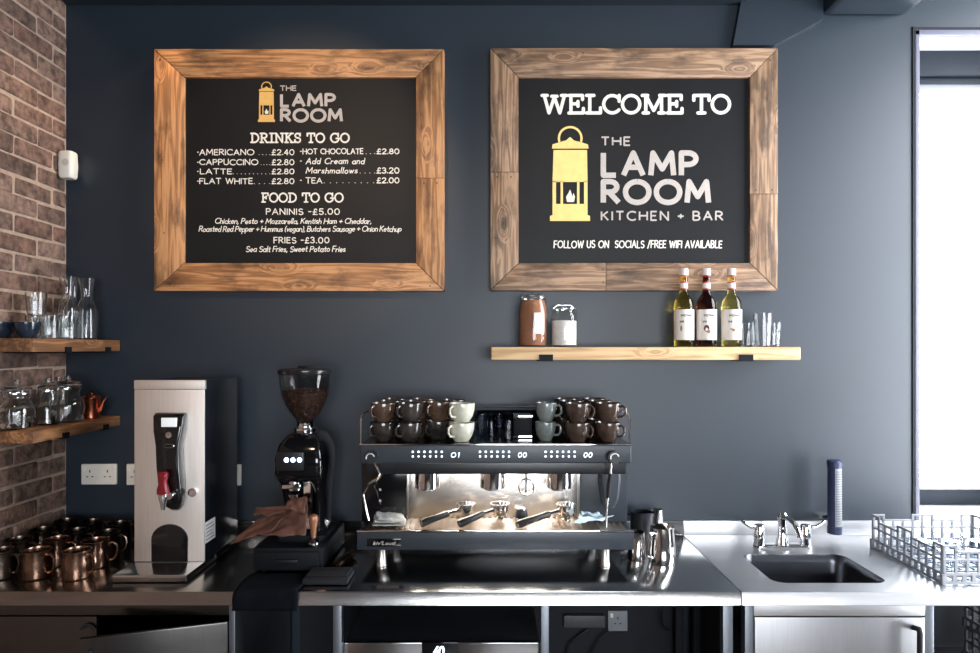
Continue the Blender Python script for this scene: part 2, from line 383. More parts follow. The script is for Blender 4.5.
def far_brick():
    m, nt, b = newmat('brick_wall_beyond'); L = nt.links.new
    tc = N(nt, 'ShaderNodeTexCoord'); sp = N(nt, 'ShaderNodeSeparateXYZ'); mp = N(nt, 'ShaderNodeCombineXYZ'); L(tc.outputs['Object'], sp.inputs[0]); L(sp.outputs['Y'], mp.inputs['X']); L(sp.outputs['Z'], mp.inputs['Y'])
    t = N(nt, 'ShaderNodeTexBrick', Scale=1.0); t.inputs['Color1'].default_value = (.17, .10, .075, 1); t.inputs['Color2'].default_value = (.11, .066, .052, 1); t.inputs['Mortar'].default_value = (.36, .265, .2, 1)
    t.inputs['Mortar Size'].default_value = .006; t.inputs['Brick Width'].default_value = .215; t.inputs['Row Height'].default_value = .0745
    L(mp.outputs[0], t.inputs['Vector']); L(t.outputs['Color'], b.inputs['Base Color']); b.inputs['Roughness'].default_value = .95; return m
BY = -1.75
wl = B().box(-1.99, LX - .0045, BY, 0, .80, 3.172)
wl = struct(wl.build('wall_left', mortar, origin=(LX, -.9, .8), smooth=0))
b = B().box(-1.99, LX, FY, BY, 0, 3.172); b.box(-1.99, LX, BY, 0, 0, .80)
struct(b.build('wall_left', far_brick(), origin=(LX, -3.5, 0), smooth=0))
COURSE, BL, BH, GAP = .0745, .209, .0655, .0095
def brick_mesh(L_, seed):
    rnd = random.Random(seed); b = bmesh.new(); bmesh.ops.create_cube(b, size=1)
    for v in b.verts: v.co = Vector((v.co.x * .05 + rnd.uniform(-.001, .001), v.co.y * L_ + rnd.uniform(-.005, .003), v.co.z * BH + rnd.uniform(-.004, .0025)))
    bmesh.ops.bevel(b, geom=list(b.edges), offset=.008, segments=2, profile=.55, affect='EDGES', clamp_overlap=True)
    for v in b.verts:
        n_ = mnoise.noise(v.co * 40 + Vector((seed * 3.1, 0, 0))); v.co.y += n_ * .004; v.co.z += mnoise.noise(v.co * 45 + Vector((0, seed, 9))) * .0035
    bmesh.ops.recalc_face_normals(b, faces=b.faces)
    me = bpy.data.meshes.new('brick'); b.to_mesh(me); b.free()
    for p in me.polygons: p.use_smooth = True
    me.materials.append(brick_m); return me
full = [brick_mesh(BL, i) for i in range(7)]; shorts = {.075: [brick_mesh(.075, 20 + i) for i in range(3)], .165: [brick_mesh(.165, 30 + i) for i in range(3)]}
rb = random.Random(3)
z0 = 2.29 - 19 * COURSE
for r in range(31):
    z = z0 + r * COURSE + COURSE / 2; y = -.004; first = .075 if (r - 19) % 2 == 0 else .165
    k = 0
    while True:
        L_ = first if k == 0 else BL
        if y - L_ < BY: break
        me = rb.choice(shorts[first] if k == 0 else full)
        o = bpy.data.objects.new('brick', me); COL.objects.link(o); o.parent = wl
        o.location = Vector((LX - .0245 + rb.uniform(-.003, .003), y - L_ / 2, z + rb.uniform(-.002, .002))) - WL[wl.name]
        o.rotation_euler = (rb.uniform(-.012, .012), 0, rb.uniform(-.008, .008))
        y -= L_ + GAP; k += 1

# ------------------------------------------------------------------ counters
CZ, CF, CT = .90, -.65, .043      # counter height, front edge y, edge depth
def worktop(name, x0, x1, label, hole=None, sm=None):
    sm = sm or steel
    t = thing(name, ((x0 + x1) / 2, -.33, CZ - CT), label, 'worktop')
    b = B()
    if hole:
        hx0, hx1, hy0, hy1 = hole; rc = .045
        # frame with a rounded hole: outer/inner rings
        inner = rr((hx0 + hx1) / 2, (hy0 + hy1) / 2, (hx1 - hx0) / 2, (hy1 - hy0) / 2, rc, CZ, 6)
        cx, cy = (hx0 + hx1) / 2, (hy0 + hy1) / 2; outer = []
        corners = [(x1, -.0), (x0, -.0), (x0, CF), (x1, CF)]; nn = 7
        for ci in range(4):
            for k in range(nn): outer.append((corners[ci][0], corners[ci][1], CZ))
        n = len(inner); vs = inner + outer; fs = []
        for k in range(n):
            k2 = (k + 1) % n; o1, o2 = n + k, n + k2
            fs.append((k, k2, o2, o1) if vs[o1] != vs[o2] else (k, k2, o1))
        b.raw(vs, fs)
        b.box(x0, x0 + .012, CF, 0, CZ - CT, CZ - .0005); b.box(x1 - .012, x1, CF, 0, CZ - CT, CZ - .0005)
        top = b.build('top', steel_b, t, smooth=0)
        ri = [inner]
        for (ins, z) in ((.004, CZ - .004), (.010, CZ - .03), (.018, CZ - .16), (.035, CZ - .185), (.07, CZ - .19)):
            ri.append(rr(cx, cy, (hx1 - hx0) / 2 - ins, (hy1 - hy0) / 2 - ins, max(.02, rc - ins * .3), z, 6))
        bb = B().loft(ri, cap=False); bb.raw(ri[-1], [tuple(range(len(ri[-1])))])
        bowl = bb.build('sink_bowl', M('shade_toned_bowl_steel', (.10, .105, .12), .30, 1, var=.05), t, recalc=True)  # bowl steel darkened: the dark wall it mirrors is put into the colour
        B().lathe([(0, 0), (.036, 0), (.036, .003), (.024, .004), (0, .001)], (cx, cy, CZ - .1895), 20).build('drain', chrome, t)
    else:
        b.box(x0, x1, CF + .001, 0, CZ - .004, CZ, bev=.001).build('top', sm, t)
    e = B().prism([(CF + .0015, CZ - .0002), (CF - .0005, CZ - .003), (CF - .009, CZ - CT + .002), (CF - .007, CZ - CT), (CF + .02, CZ - CT), (CF + .02, CZ - .0045)], x0, x1, 'yz')
    e.build('front_edge', (steel_b if hole else (steel_e if sm is steel else sm)), t, smooth=25)
    B().box(x0, x1, -.016, -.001, CZ, CZ + .061, bev=.003).build('upstand', steel_b if hole else sm, t)
    return t
XL_END, XM0, XM1 = px(234, 2.1), px(241, 2.1), px(741, 2.1)
worktop('worktop', LX + .003, XL_END, 'steel worktop darkened to carry its dim reflections, beneath the copper mugs and the water boiler', sm=steel_l)
worktop('worktop', XM0, XM1 - .002, 'long steel worktop carrying the espresso machine')
worktop('worktop', XM1 + .002, RX - .003, 'bright steel worktop with an inset sink and upstand', hole=(.962, 1.357, -.571, -.265))

FL = -.63   # cabinet front plane
# left cupboard with one door open
t = thing('cupboard', ((LX + XL_END) / 2, -.33, 0), 'steel cupboard under the copper mugs, one door ajar', 'cupboard')
b = B(); x0, x1 = LX + .004, XL_END - .005
b.box(x0, x1, -.05, -.03, .1, .855); b.box(x0, x0 + .02, FL, -.05, .1, .855); b.box(x0 + .02, x1 - .02, FL + .02, -.05, .1, .12)
b.build('body', void, t, smooth=0)
B().box(px(229, 2.12), x1, FL, -.05, 0, .855, bev=.002).build('side_panel', steel_d, t)
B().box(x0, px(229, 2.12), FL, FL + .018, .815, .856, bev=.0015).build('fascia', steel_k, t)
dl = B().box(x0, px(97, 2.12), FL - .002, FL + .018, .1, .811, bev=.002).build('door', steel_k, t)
B().tube(arcp((px(88, 2.11), .765), .022, 20, 160, 10, 'xz', FL - .012), .005).build('handle', rubber, dl)
hx, hl = px(228, 2.12), .425
d = thing('door_open', (hx, FL, .1), '', ''); del d['label'], d['category']; d.parent = t; d.location = Vector((hx, FL, .1)) - WL[t.name]
d.name = 'door'; WL[d.name] = Vector((0, 0, 0)); d.rotation_euler = (0, 0, R(17.2))
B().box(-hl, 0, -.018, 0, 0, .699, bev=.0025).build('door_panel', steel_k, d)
B().tube([(-hl + .03, -.019, .42), (-hl + .03, -.045, .45), (-hl + .03, -.045, .63), (-hl + .03, -.019, .66)], .006).build('handle', rubber, d)

# open stand under the espresso machine
t = thing('counter_stand', ((XM0 + XM1) / 2, -.33, 0), 'open steel stand holding the espresso machine worktop', 'stand')
for (a, c) in ((333, 341.5), (541, 549), (723, 733)):
    for yy in (FL, -.09): B().box(px(a, 2.12), px(c, 2.12), yy, yy + .03, 0, CZ - CT, bev=.002).build('leg', steel_d if yy == FL else void, t)  # rear legs near-black: shade under the worktop put into their colour
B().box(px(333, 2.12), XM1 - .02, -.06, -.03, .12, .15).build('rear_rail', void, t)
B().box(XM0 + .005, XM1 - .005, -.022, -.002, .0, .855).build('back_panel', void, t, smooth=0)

# under-counter fridge
fx0, fx1, fz = px(344, 2.15), px(540, 2.15), pz(643, 2.15)
t = thing('undercounter_fridge', ((fx0 + fx1) / 2, -.3, 0), 'steel undercounter fridge with a lit digital display', 'fridge')
B().box(fx0, fx1, -.58, -.1, .03, fz - .003, bev=.004).build('body', steel_d, t)
B().box(fx0, px(422, 2.15), -.60, -.58, .05, fz, bev=.003).build('front_panel', steel, t)
B().box(px(458, 2.15), fx1, -.60, -.58, .05, fz, bev=.003).build('front_panel', steel, t)
dp = B().box(px(422, 2.15), px(458, 2.15), -.598, -.58, .05, fz, bev=.003).build('display_panel', gloss, t)
for sx in (fx0 + .05, fx1 - .05):
    for sy in (-.53, -.15): B().cyl((sx, sy, 0), .018, .031, seg=10).build('foot', black, t)
FRIDGE_DISPLAY = (dp, t)

# sink cupboard
t = thing('sink_cupboard', (1.16, -.33, 0), 'steel cupboard under the sink with a black bar handle', 'cupboard')
xa, xb, xc, xd = px(745, 2.12), px(754, 2.12), px(925, 2.12), px(934, 2.12)
B().box(xb, xc, FL + .02, -.03, .08, .70).build('body', void, t, smooth=0)
for (p, q) in ((xa, xb - .001), (xc + .001, xd)):
    B().box(p, q, FL, FL + .035, 0, CZ - CT - .001, bev=.002).build('leg', steel_d, t)
    B().box(p, q, -.09, -.055, 0, CZ - CT - .001, bev=.002).build('leg', void, t)  # rear legs get the near-black as painted shade
B().box(xb, xc, FL, FL + .018, .812, .856, bev=.0015).build('fascia', steel_b, t)
dr = B().box(xb + .002, xc - .002, FL - .002, FL + .018, .1, .808, bev=.002).build('door', M('sink_door_steel', (.46, .46, .47), .36, 1, var=.05, vs=6, stretch=(60, 60, 1.5), rvar=.06), t)
hx = px(917, 2.1)
B().tube([(hx, FL - .002, .775), (hx, FL - .03, .782), (hx, FL - .034, .77), (hx, FL - .034, .67), (hx, FL - .03, .658), (hx, FL - .002, .664)], .0085, 10).build('handle', rubber, dr)

# shelf for racks, further along under the drainer
t = thing('rack_stand', (1.95, -.33, 0), 'dark open stand beneath the draining worktop', 'stand')
B().box(1.50, RX - .02, -.60, -.06, .43, .445).build('shelf_board', steel_d, t, smooth=0)
for xx in (RX - .04,):
    for yy in (FL, -.09): B().box(xx, xx + .03, yy, yy + .03, 0, CZ - CT - .001).build('leg', steel_d, t)
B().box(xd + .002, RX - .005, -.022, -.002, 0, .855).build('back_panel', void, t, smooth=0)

# ------------------------------------------------------------------ hand lettering (stroke glyphs)
def el(cx, cy, rx, ry, a0, a1, n=10): return [(cx + rx * math.cos(R(a0 + (a1 - a0) * k / n)), cy + ry * math.sin(R(a0 + (a1 - a0) * k / n))) for k in range(n + 1)]
S_ = el(.28, .75, .25, .25, 35, 270, 9)[:-1] + el(.28, .25, .28, .26, 90, -145, 9)
G = {
 'A': (.72, [[(0, 0), (.36, 1), (.72, 0)], [(.13, .36), (.59, .36)]]),
 'B': (.56, [[(0, 0), (0, 1), (.26, 1)] + el(.26, .76, .24, .24, 90, -90, 7) + [(0, .52)], [(.26, .52)] + el(.26, .26, .30, .26, 90, -90, 7) + [(0, 0)]]),
 'C': (.72, [el(.44, .5, .44, .5, 48, 312, 14)]),
 'D': (.70, [[(0, 0), (0, 1), (.22, 1)] + el(.22, .5, .48, .5, 90, -90, 10) + [(0, 0)]]),
 'E': (.48, [[(.48, 1), (0, 1), (0, 0), (.48, 0)], [(0, .52), (.42, .52)]]),
 'F': (.46, [[(.48, 1), (0, 1), (0, 0)], [(0, .52), (.40, .52)]]),
 'G': (.80, [el(.44, .5, .44, .5, 48, 340, 15) + [(.84, .46), (.5, .46)]]),
 'H': (.66, [[(0, 0), (0, 1)], [(.66, 0), (.66, 1)], [(0, .52), (.66, .52)]]),
 'I': (.02, [[(.01, 0), (.01, 1)]]),
 'K': (.58, [[(0, 0), (0, 1)], [(.54, 1), (0, .46)], [(.16, .60), (.58, 0)]]),
 'L': (.46, [[(0, 1), (0, 0), (.46, 0)]]),
 'M': (.84, [[(0, 0), (.08, 1), (.42, .28), (.76, 1), (.84, 0)]]),
 'N': (.66, [[(0, 0), (0, 1), (.66, 0), (.66, 1)]]),
 'O': (.92, [el(.46, .5, .46, .5, 90, 450, 20)]),
 'P': (.54, [[(0, 0), (0, 1), (.26, 1)] + el(.26, .74, .28, .26, 90, -90, 8) + [(0, .48)]]),
 'R': (.58, [[(0, 0), (0, 1), (.26, 1)] + el(.26, .75, .27, .25, 90, -90, 8) + [(0, .50)], [(.22, .50), (.60, 0)]]),
 'S': (.54, [S_]),
 'T': (.62, [[(0, 1), (.62, 1)], [(.31, 1), (.31, 0)]]),
 'U': (.62, [[(0, 1), (0, .3)] + el(.31, .3, .31, .3, 180, 360, 9) + [(.62, 1)]]),
 'V': (.66, [[(0, 1), (.33, 0), (.66, 1)]]),
 'W': (1.0, [[(0, 1), (.25, 0), (.5, .9), (.75, 0), (1.0, 1)]]),
 '0': (.62, [el(.31, .5, .31, .5, 90, 450, 16)]),
 '1': (.2, [[(0, .8), (.16, 1), (.16, 0)]]),
 '2': (.54, [el(.27, .73, .26, .27, 160, -35, 8) + [(0, 0), (.54, 0)]]),
 '3': (.5, [el(.22, .75, .24, .25, 150, -90, 8) + el(.22, .25, .28, .26, 90, -150, 9)]),
 '4': (.56, [[(.4, 0), (.4, 1), (0, .32), (.56, .32)]]),
 '5': (.52, [[(.48, 1), (.08, 1), (.04, .56)] + el(.24, .30, .28, .30, 110, -150, 10)]),
 '6': (.52, [[(.42, 1), (.08, .42)] + el(.27, .28, .26, .28, 150, 510, 14)]),
 '8': (.54, [el(.27, .76, .21, .24, -90, 270, 12), el(.27, .26, .27, .26, 90, 450, 12)]),
 '£': (.56, [[(.0, 0)] + [(.14, .12), (.2, .5)] + el(.34, .74, .17, .24, 190, 20, 7), [(0, 0), (.56, 0)], [(.02, .46), (.44, .46)]]),
 '.': (.06, [[(.0, .03), (.06, .03)]]), ',': (.1, [[(.08, .1), (.0, -.14)]]), '-': (.3, [[(0, .5), (.3, .5)]]), '+': (.5, [[(0, .46), (.5, .46)], [(.25, .2), (.25, .72)]]),
 '/': (.36, [[(0, -.08), (.36, 1.08)]]), '·': (.08, [[(0, .5), (.08, .5)]]), '(': (.2, [el(.26, .45, .24, .62, 110, 250, 7)]), ')': (.2, [el(-.06, .45, .24, .62, 70, -70, 7)]), "'": (.05, [[(.04, 1), (0, .75)]]),
 'a': (.48, [el(.24, .28, .24, .28, 45, 385, 12) + [(.46, .56), (.46, .06), (.52, 0)]]),
 'b': (.46, [[(0, 1), (0, 0)], el(.22, .27, .23, .27, 170, -170, 12)]),
 'c': (.40, [el(.25, .28, .25, .28, 50, 310, 10)]),
 'd': (.48, [el(.23, .28, .23, .28, 45, 385, 12), [(.46, 1), (.46, 0)]]),
 'e': (.44, [[(.02, .28), (.44, .30)] + el(.23, .28, .22, .28, 10, 310, 11)]),
 'f': (.34, [el(.28, .82, .14, .18, 60, 180, 5) + [(.14, 0)], [(0, .55), (.32, .55)]]),
 'g': (.46, [el(.22, .30, .22, .26, 45, 385, 12) + [(.45, .56), (.45, -.12)] + el(.23, -.12, .22, .2, 0, -150, 6)]),
 'h': (.42, [[(0, 1), (0, 0)], [(0, .3)] + el(.20, .36, .20, .2, 170, 0, 7) + [(.40, 0)]]),
 'i': (.04, [[(.02, .55), (.02, 0)], [(.01, .76), (.04, .78)]]),
 'k': (.40, [[(0, 1), (0, 0)], [(.36, .56), (0, .24), (.40, 0)]]),
 'l': (.06, [[(.02, 1), (.02, .05), (.08, 0)]]),
 'm': (.66, [[(0, .56), (0, 0)], [(0, .34)] + el(.16, .38, .16, .18, 170, 0, 6) + [(.32, 0)], [(.32, .34)] + el(.49, .38, .16, .18, 170, 0, 6) + [(.65, 0)]]),
 'n': (.40, [[(0, .56), (0, 0)], [(0, .34)] + el(.20, .36, .20, .2, 170, 0, 6) + [(.40, 0)]]),
 'o': (.46, [el(.23, .28, .23, .28, 90, 450, 12)]),
 'p': (.46, [[(0, .56), (0, -.36)], el(.22, .28, .23, .27, 170, -170, 12)]),
 'r': (.30, [[(0, .56), (0, 0)], [(0, .3)] + el(.2, .34, .2, .2, 170, 60, 5)]),
 's': (.34, [el(.18, .42, .15, .14, 45, 270, 6)[:-1] + el(.17, .15, .17, .15, 90, -150, 6)]),
 't': (.32, [[(.15, .9), (.15, .1), (.24, 0), (.32, .05)], [(0, .58), (.32, .58)]]),
 'u': (.42, [[(0, .56), (0, .2)] + el(.2, .2, .2, .2, 180, 350, 6) + [(.40, .56), (.40, 0)]]),
 'v': (.38, [[(0, .56), (.19, 0), (.38, .56)]]), 'w': (.58, [[(0, .56), (.15, 0), (.29, .48), (.43, 0), (.58, .56)]]),
 'y': (.42, [[(0, .56), (.2, .04)], [(.42, .56), (.1, -.34)]]), 'z': (.38, [[(0, .55), (.38, .55), (0, 0), (.38, 0)]]),
}
def slab(*pts): return [[(x - .13, y), (x + .13, y)] for x, y in pts]
GS = {
 'W': (1.10, [[(.06, 1), (.29, 0), (.55, .9), (.81, 0), (1.04, 1)]] + slab((.08, 1), (1.02, 1), (.55, .95))),
 'E': (.70, [[(.10, 0), (.10, 1)], [(0, 1), (.66, 1), (.66, .76)], [(0, 0), (.70, 0), (.70, .26)], [(.10, .52), (.44, .52)], [(.44, .38), (.44, .66)]]),
 'L': (.68, [[(.16, 1), (.16, 0)], [(0, 0), (.68, 0), (.68, .30)], [(0, 1), (.36, 1)]]),
 'C': (.76, [el(.42, .5, .42, .5, 40, 320, 14), [(.75, .66), (.75, 1)]]),
 'O': (.84, [el(.42, .5, .42, .5, 90, 450, 20)]),
 'M': (1.04, [[(.14, 0), (.14, 1), (.52, .14), (.90, 1), (.90, 0)]] + slab((.1, 1), (.94, 1), (.14, 0), (.90, 0))),
 'T': (.74, [[(0, .72), (0, 1), (.74, 1), (.74, .72)], [(.37, 1), (.37, 0)], [(.20, 0), (.54, 0)]]),
 'D': (.80, [[(.14, 0), (.14, 1)], [(0, 1), (.32, 1)] + el(.32, .5, .46, .5, 90, -90, 10) + [(0, 0)]]),
 'R': (.82, [[(.14, 0), (.14, 1)], [(0, 1), (.38, 1)] + el(.38, .75, .28, .25, 90, -90, 8) + [(.14, .50)], [(.36, .5), (.66, 0), (.82, 0)], [(0, 0), (.30, 0)]]),
 'I': (.36, [[(.18, 0), (.18, 1)], [(0, 0), (.36, 0)], [(0, 1), (.36, 1)]]),
 'N': (.88, [[(.14, 0), (.14, 1), (.76, 0), (.76, 1)], [(0, 0), (.28, 0)], [(0, 1), (.14, 1)], [(.60, 1), (.88, 1)]]),
 'K': (.84, [[(.14, 0), (.14, 1)], [(.66, 1), (.14, .44)], [(.32, .60), (.70, 0)], [(0, 0), (.3, 0)], [(0, 1), (.3, 1)], [(.52, 1), (.8, 1)], [(.58, 0), (.84, 0)]]),
 'S': (.62, [S_, [(.53, .72), (.53, 1)], [(.01, .0), (.01, .28)]]),
 'G': (.86, [el(.42, .5, .42, .5, 40, 335, 15) + [(.80, .44)], [(.56, .44), (.88, .44)], [(.75, .66), (.75, 1)]]),
 'F': (.66, [[(.12, 0), (.12, 1)], [(0, 1), (.64, 1), (.64, .74)], [(.12, .52), (.44, .52)], [(.44, .38), (.44, .66)], [(0, 0), (.34, 0)]]),
}
def strokes(B_, s, x0, x1, zb, zt, y, th, glyphs=G, gap=.22, space=.5, slant=0, roundcap=True, jit=0, dotgap=None):
    """letters fitted between x0..x1 on baseline zb with cap height zt; flat ribbons in the plane y"""
    rnd = random.Random(len(s) + 5); adv = 0; items = []
    for ch in s:
        if ch == ' ': adv += space; continue
        w, st = glyphs.get(ch) or G[ch]
        items.append((adv, st)); adv += w + gap
    adv -= gap; h = zt - zb; sx = (x1 - x0) / max(adv, .01)
    for a, st in items:
        dj, sj = rnd.uniform(-1, 1) * jit, 1 + rnd.uniform(-1, 1) * jit
        yo = 0.0
        for pl in st:
            P = [(x0 + (a + u + slant * v) * sx, zb + (v * sj + dj) * h) for u, v in pl]
            n = len(P); vs = []; fs = []
            for i in range(n - 1):
                (ax, az), (bx, bz) = P[i], P[i + 1]; dx, dz = bx - ax, bz - az; l = math.hypot(dx, dz) or 1e-6
                nx, nz = -dz / l * th / 2, dx / l * th / 2; k = len(vs)
                yo += 5e-6; w = y - yo; vs += [(ax + nx, w, az + nz), (bx + nx, w, bz + nz), (bx - nx, w, bz - nz), (ax - nx, w, az - nz)]; fs.append((k, k + 1, k + 2, k + 3))
            for i in range(n):
                if not roundcap and i in (0, n - 1): continue
                k = len(vs); cx, cz = P[i]
                if i in (0, n - 1) or True:
                    yo += 5e-6; w = y - yo; vs += [(cx + th / 2 * math.cos(R(45 * q)), w, cz + th / 2 * math.sin(R(45 * q))) for q in range(8)]; fs.append(tuple(range(k, k + 8)))
            B_.raw(vs, fs)
    return B_
def finish_flat(B_, name, mat, parent):
    return B_.build(name, mat, parent, smooth=0, recalc=False)

DB = 2.717
def line(parent, mat, y, s, xa, xb, yt, yb, th, name='lettering', D=DB, **kw):
    b = strokes(B(), s, px(xa, D), px(xb, D), pz(yb, D), pz(yt, D), y, th * D / FPX, **kw)
    return finish_flat(b, name, mat, parent)
def lantern(parent, y, D, x0, x1, mat, light):
    """miner's lamp emblem drawn in the right-hand sign's pixels, mapped to x0..x1"""
    k = (x1 - x0) / 40.0
    def T(p, oy): return (px(x0 + (p[0] - 550) * k, D), y, pz(oy + (p[1] - 221) * k, D))
    def go(oy):
        b = B()
        polys = [[(550, 221), (550, 216), (552.5, 215), (552.5, 204), (587.5, 204), (587.5, 215), (590, 216), (590, 221)],
                 [(552.5, 204), (552.5, 181), (556, 181), (556, 204)], [(560.5, 204), (560.5, 181), (563, 181), (563, 204)], [(577, 204), (577, 181), (579.5, 181), (579.5, 204)], [(584, 204), (584, 181), (587.5, 181), (587.5, 204)],
                 [(552.5, 182), (553.5, 150), (587, 150), (587.5, 182)],
                 [(552, 148.6), (552.5, 144.5), (560, 142), (566, 140.5), (570, 137), (574, 140.5), (580, 142), (588, 144.5), (588.5, 148.6)]]
        for p in polys: b.raw([T(q, oy) for q in p], [tuple(range(len(p)))])
        ring = []
        for i in range(21):
            a = R(-18 + 216 * i / 20)
            for r in (10.2, 12.4): ring.append(T((570.2 + r * math.cos(a), 138.4 - r * math.sin(a)), oy))
        b.raw(ring, [(2 * i, 2 * i + 1, 2 * i + 3, 2 * i + 2) for i in range(20)])
        finish_flat(b, 'lantern_emblem', mat, parent)
        fl = [(567, 202), (566, 197), (568.5, 193), (570, 189.5), (571.5, 193.5), (572, 197), (573.5, 193), (575, 197), (574, 202)]
        finish_flat(B().raw([T(q, oy) for q in fl], [tuple(range(len(fl)))]), 'flame_emblem', light, parent)
    return go

def framed_board(name, o, i, label, wood_m, splits):
    """o/i outer and inner pixel rectangles; planks mitred at the corners"""
    D = 2.702; yf, yb = CAMY + D, -.001
    X0, X1, Z1, Z0 = px(o[0], D), px(o[2], D), pz(o[1], D), pz(o[3], D); x0, x1, z1, z0 = px(i[0], D), px(i[2], D), pz(i[1], D), pz(i[3], D)
    t = thing(name, ((X0 + X1) / 2, yb, Z0), label, 'sign')
    def plank(poly, vertical):
        # local X is the grain direction
        c = Vector((sum(p[0] for p in poly) / len(poly), 0, sum(p[1] for p in poly) / len(poly)))
        b = B()
        if vertical: loc = [(p[1] - c.z, -(p[0] - c.x)) for p in poly]
        else: loc = [(p[0] - c.x, p[1] - c.z) for p in poly]
        b.prism(loc, yf, yb, bev=.0025)
        WL['__tmp'] = Vector((0, 0, 0))
        o_ = b.build('frame_plank', wood_m, None, origin=(0, 0, 0)); o_.parent = t; o_.location = c - WL[t.name] ; o_.location.y = -WL[t.name].y
        if vertical: o_.rotation_euler = (0, R(-90), 0)
        return o_
    g = .0012
    for side in ('top', 'bottom', 'left', 'right'):
        f = splits.get(side)
        if side in ('top', 'bottom'):
            za, zb = (Z1, z1) if side == 'top' else (Z0, z0)
            if f: 
                xm = px(f, D)
                plank([(X0 + g, za), (xm - .0006, za), (xm - .0006, zb), (x0 + g, zb)], 0); plank([(xm + .0006, za), (X1 - g, za), (x1 - g, zb), (xm + .0006, zb)], 0)
            else: plank([(X0 + g, za), (X1 - g, za), (x1 - g, zb), (x0 + g, zb)], 0)
        else:
            xa, xb = (X0, x0) if side == 'left' else (X1, x1)
            if f:
                zm = pz(f, D)
                plank([(xa, Z1 - g), (xa, zm + .0006), (xb, zm + .0006), (xb, z1 - g)], 1); plank([(xa, zm - .0006), (xa, Z0 + g), (xb, z0 + g), (xb, zm - .0006)], 1)
            else: plank([(xa, Z1 - g), (xa, Z0 + g), (xb, z0 + g), (xb, z1 - g)], 1)
    ybd = CAMY + DB
    p = B().box(x0 - .01, x1 + .01, ybd, yb, z0 - .01, z1 + .01).build('blackboard_panel', board_m, t, smooth=0)
    def nails(pts):
        for (a, c) in pts: B().cyl((px(a, D), yf - .0006, pz(c, D)), .0032, .004, 'y', 8).build('nail_head', slot, t)
    return t, p, nails, ybd - .0008

# menu board
t, p, nails, yl = framed_board('menu_board', (154, 49, 444, 291), (184, 77, 416, 263), 'framed drinks and food menu blackboard lit warmly, hung above the grinder', frame_w, {'right': 178})
nails([(424, 183), (437, 183), (426, 55), (160, 60), (170, 285), (430, 286), (164, 233), (162, 160)])
lantern(p, yl, DB, 258, 275, gold, chalk)(122)
line(p, greyp, yl, 'THE', 280.5, 296, 86, 90.5, 1.0)
line(p, greyp, yl, 'LAMP', 281.5, 334.5, 94.5, 106.3, 3.0, gap=.26, roundcap=False)
line(p, greyp, yl, 'ROOM', 281.5, 341.5, 109.7, 121.3, 3.0, gap=.26, roundcap=False)
line(p, chalk, yl, 'DRINKS TO GO', 251, 349, 133.5, 142.4, 1.7, glyphs=GS, gap=.16)
for (s, xa, xb, yt, yb_, dots, pr) in (('AMERICANO', 199.8, 254, 149.6, 154.9, (259, 270, 4), '£2.40'), ('CAPPUCCINO', 199.8, 258, 159.6, 164.9, (261, 270, 4), '£2.80'),
        ('LATTE', 200.4, 231.6, 169, 174, (233, 270, 10), '£2.80'), ('FLAT WHITE', 199.8, 252.4, 178.6, 183.8, (254, 270, 4), '£2.80')):
    line(p, chalk, yl, '·', 197.6, 198.4, yt, yb_, 1.0); line(p, chalk, yl, s, xa, xb, yt, yb_, .95, jit=.04)
    line(p, chalk, yl, '.' * dots[2], dots[0], dots[1], yt, yb_, .6, gap=.6); line(p, chalk, yl, pr, 272, 294, yt, yb_, .95, jit=.04)
for (s, xa, xb, yt, yb_, dots, pr, kw) in (('HOT CHOCOLATE', 303, 363, 148.9, 153.9, (366, 375, 3), '£2.80', {}), ('Add Cream and', 306, 364, 158.3, 163.8, None, None, dict(slant=.18)),
        ('Marshmallows', 306, 357, 167.8, 173.2, (360, 375, 4), '£3.20', dict(slant=.18)), ('TEA', 306, 322, 177.8, 183, (324, 374, 9), '£2.00', {})):
    if s != 'Marshmallows': line(p, chalk, yl, '·', 300.4, 301.4, yt, yb_, 1.0)
    line(p, chalk, yl, s, xa, xb, yt, yb_, .95, jit=.05, **kw)
    if dots: line(p, chalk, yl, '.' * dots[2], dots[0], dots[1], yt, yb_, .6, gap=.6); line(p, chalk, yl, pr, 377, 399, yt, yb_, 1.05, jit=.04)
line(p, chalk, yl, 'FOOD TO GO', 262, 343, 193.3, 202, 1.6, glyphs=GS, gap=.16)
line(p, chalk, yl, 'PANINIS -£5.00', 266.4, 339.4, 208.8, 214.4, 1.0, gap=.28, jit=.03)
line(p, chalk, yl, 'Chicken, Pesto + Mozzarella, Kentish Ham + Cheddar,', 215, 371, 218.5, 223.6, .85, slant=.2, jit=.05, gap=.16, space=.34)
line(p, chalk, yl, 'Roasted Red Pepper + Hummus (vegan), Butchers Sausage + Onion Ketchup', 199, 401, 226.3, 231.5, .8, slant=.2, jit=.05, gap=.14, space=.3)
line(p, chalk, yl, 'FRIES -£3.00', 274, 329, 237.5, 243, 1.0, gap=.28, jit=.03)
line(p, chalk, yl, 'Sea Salt Fries, Sweet Potato Fries', 246, 345, 246.3, 251.6, .85, slant=.2, jit=.05, gap=.16, space=.34)

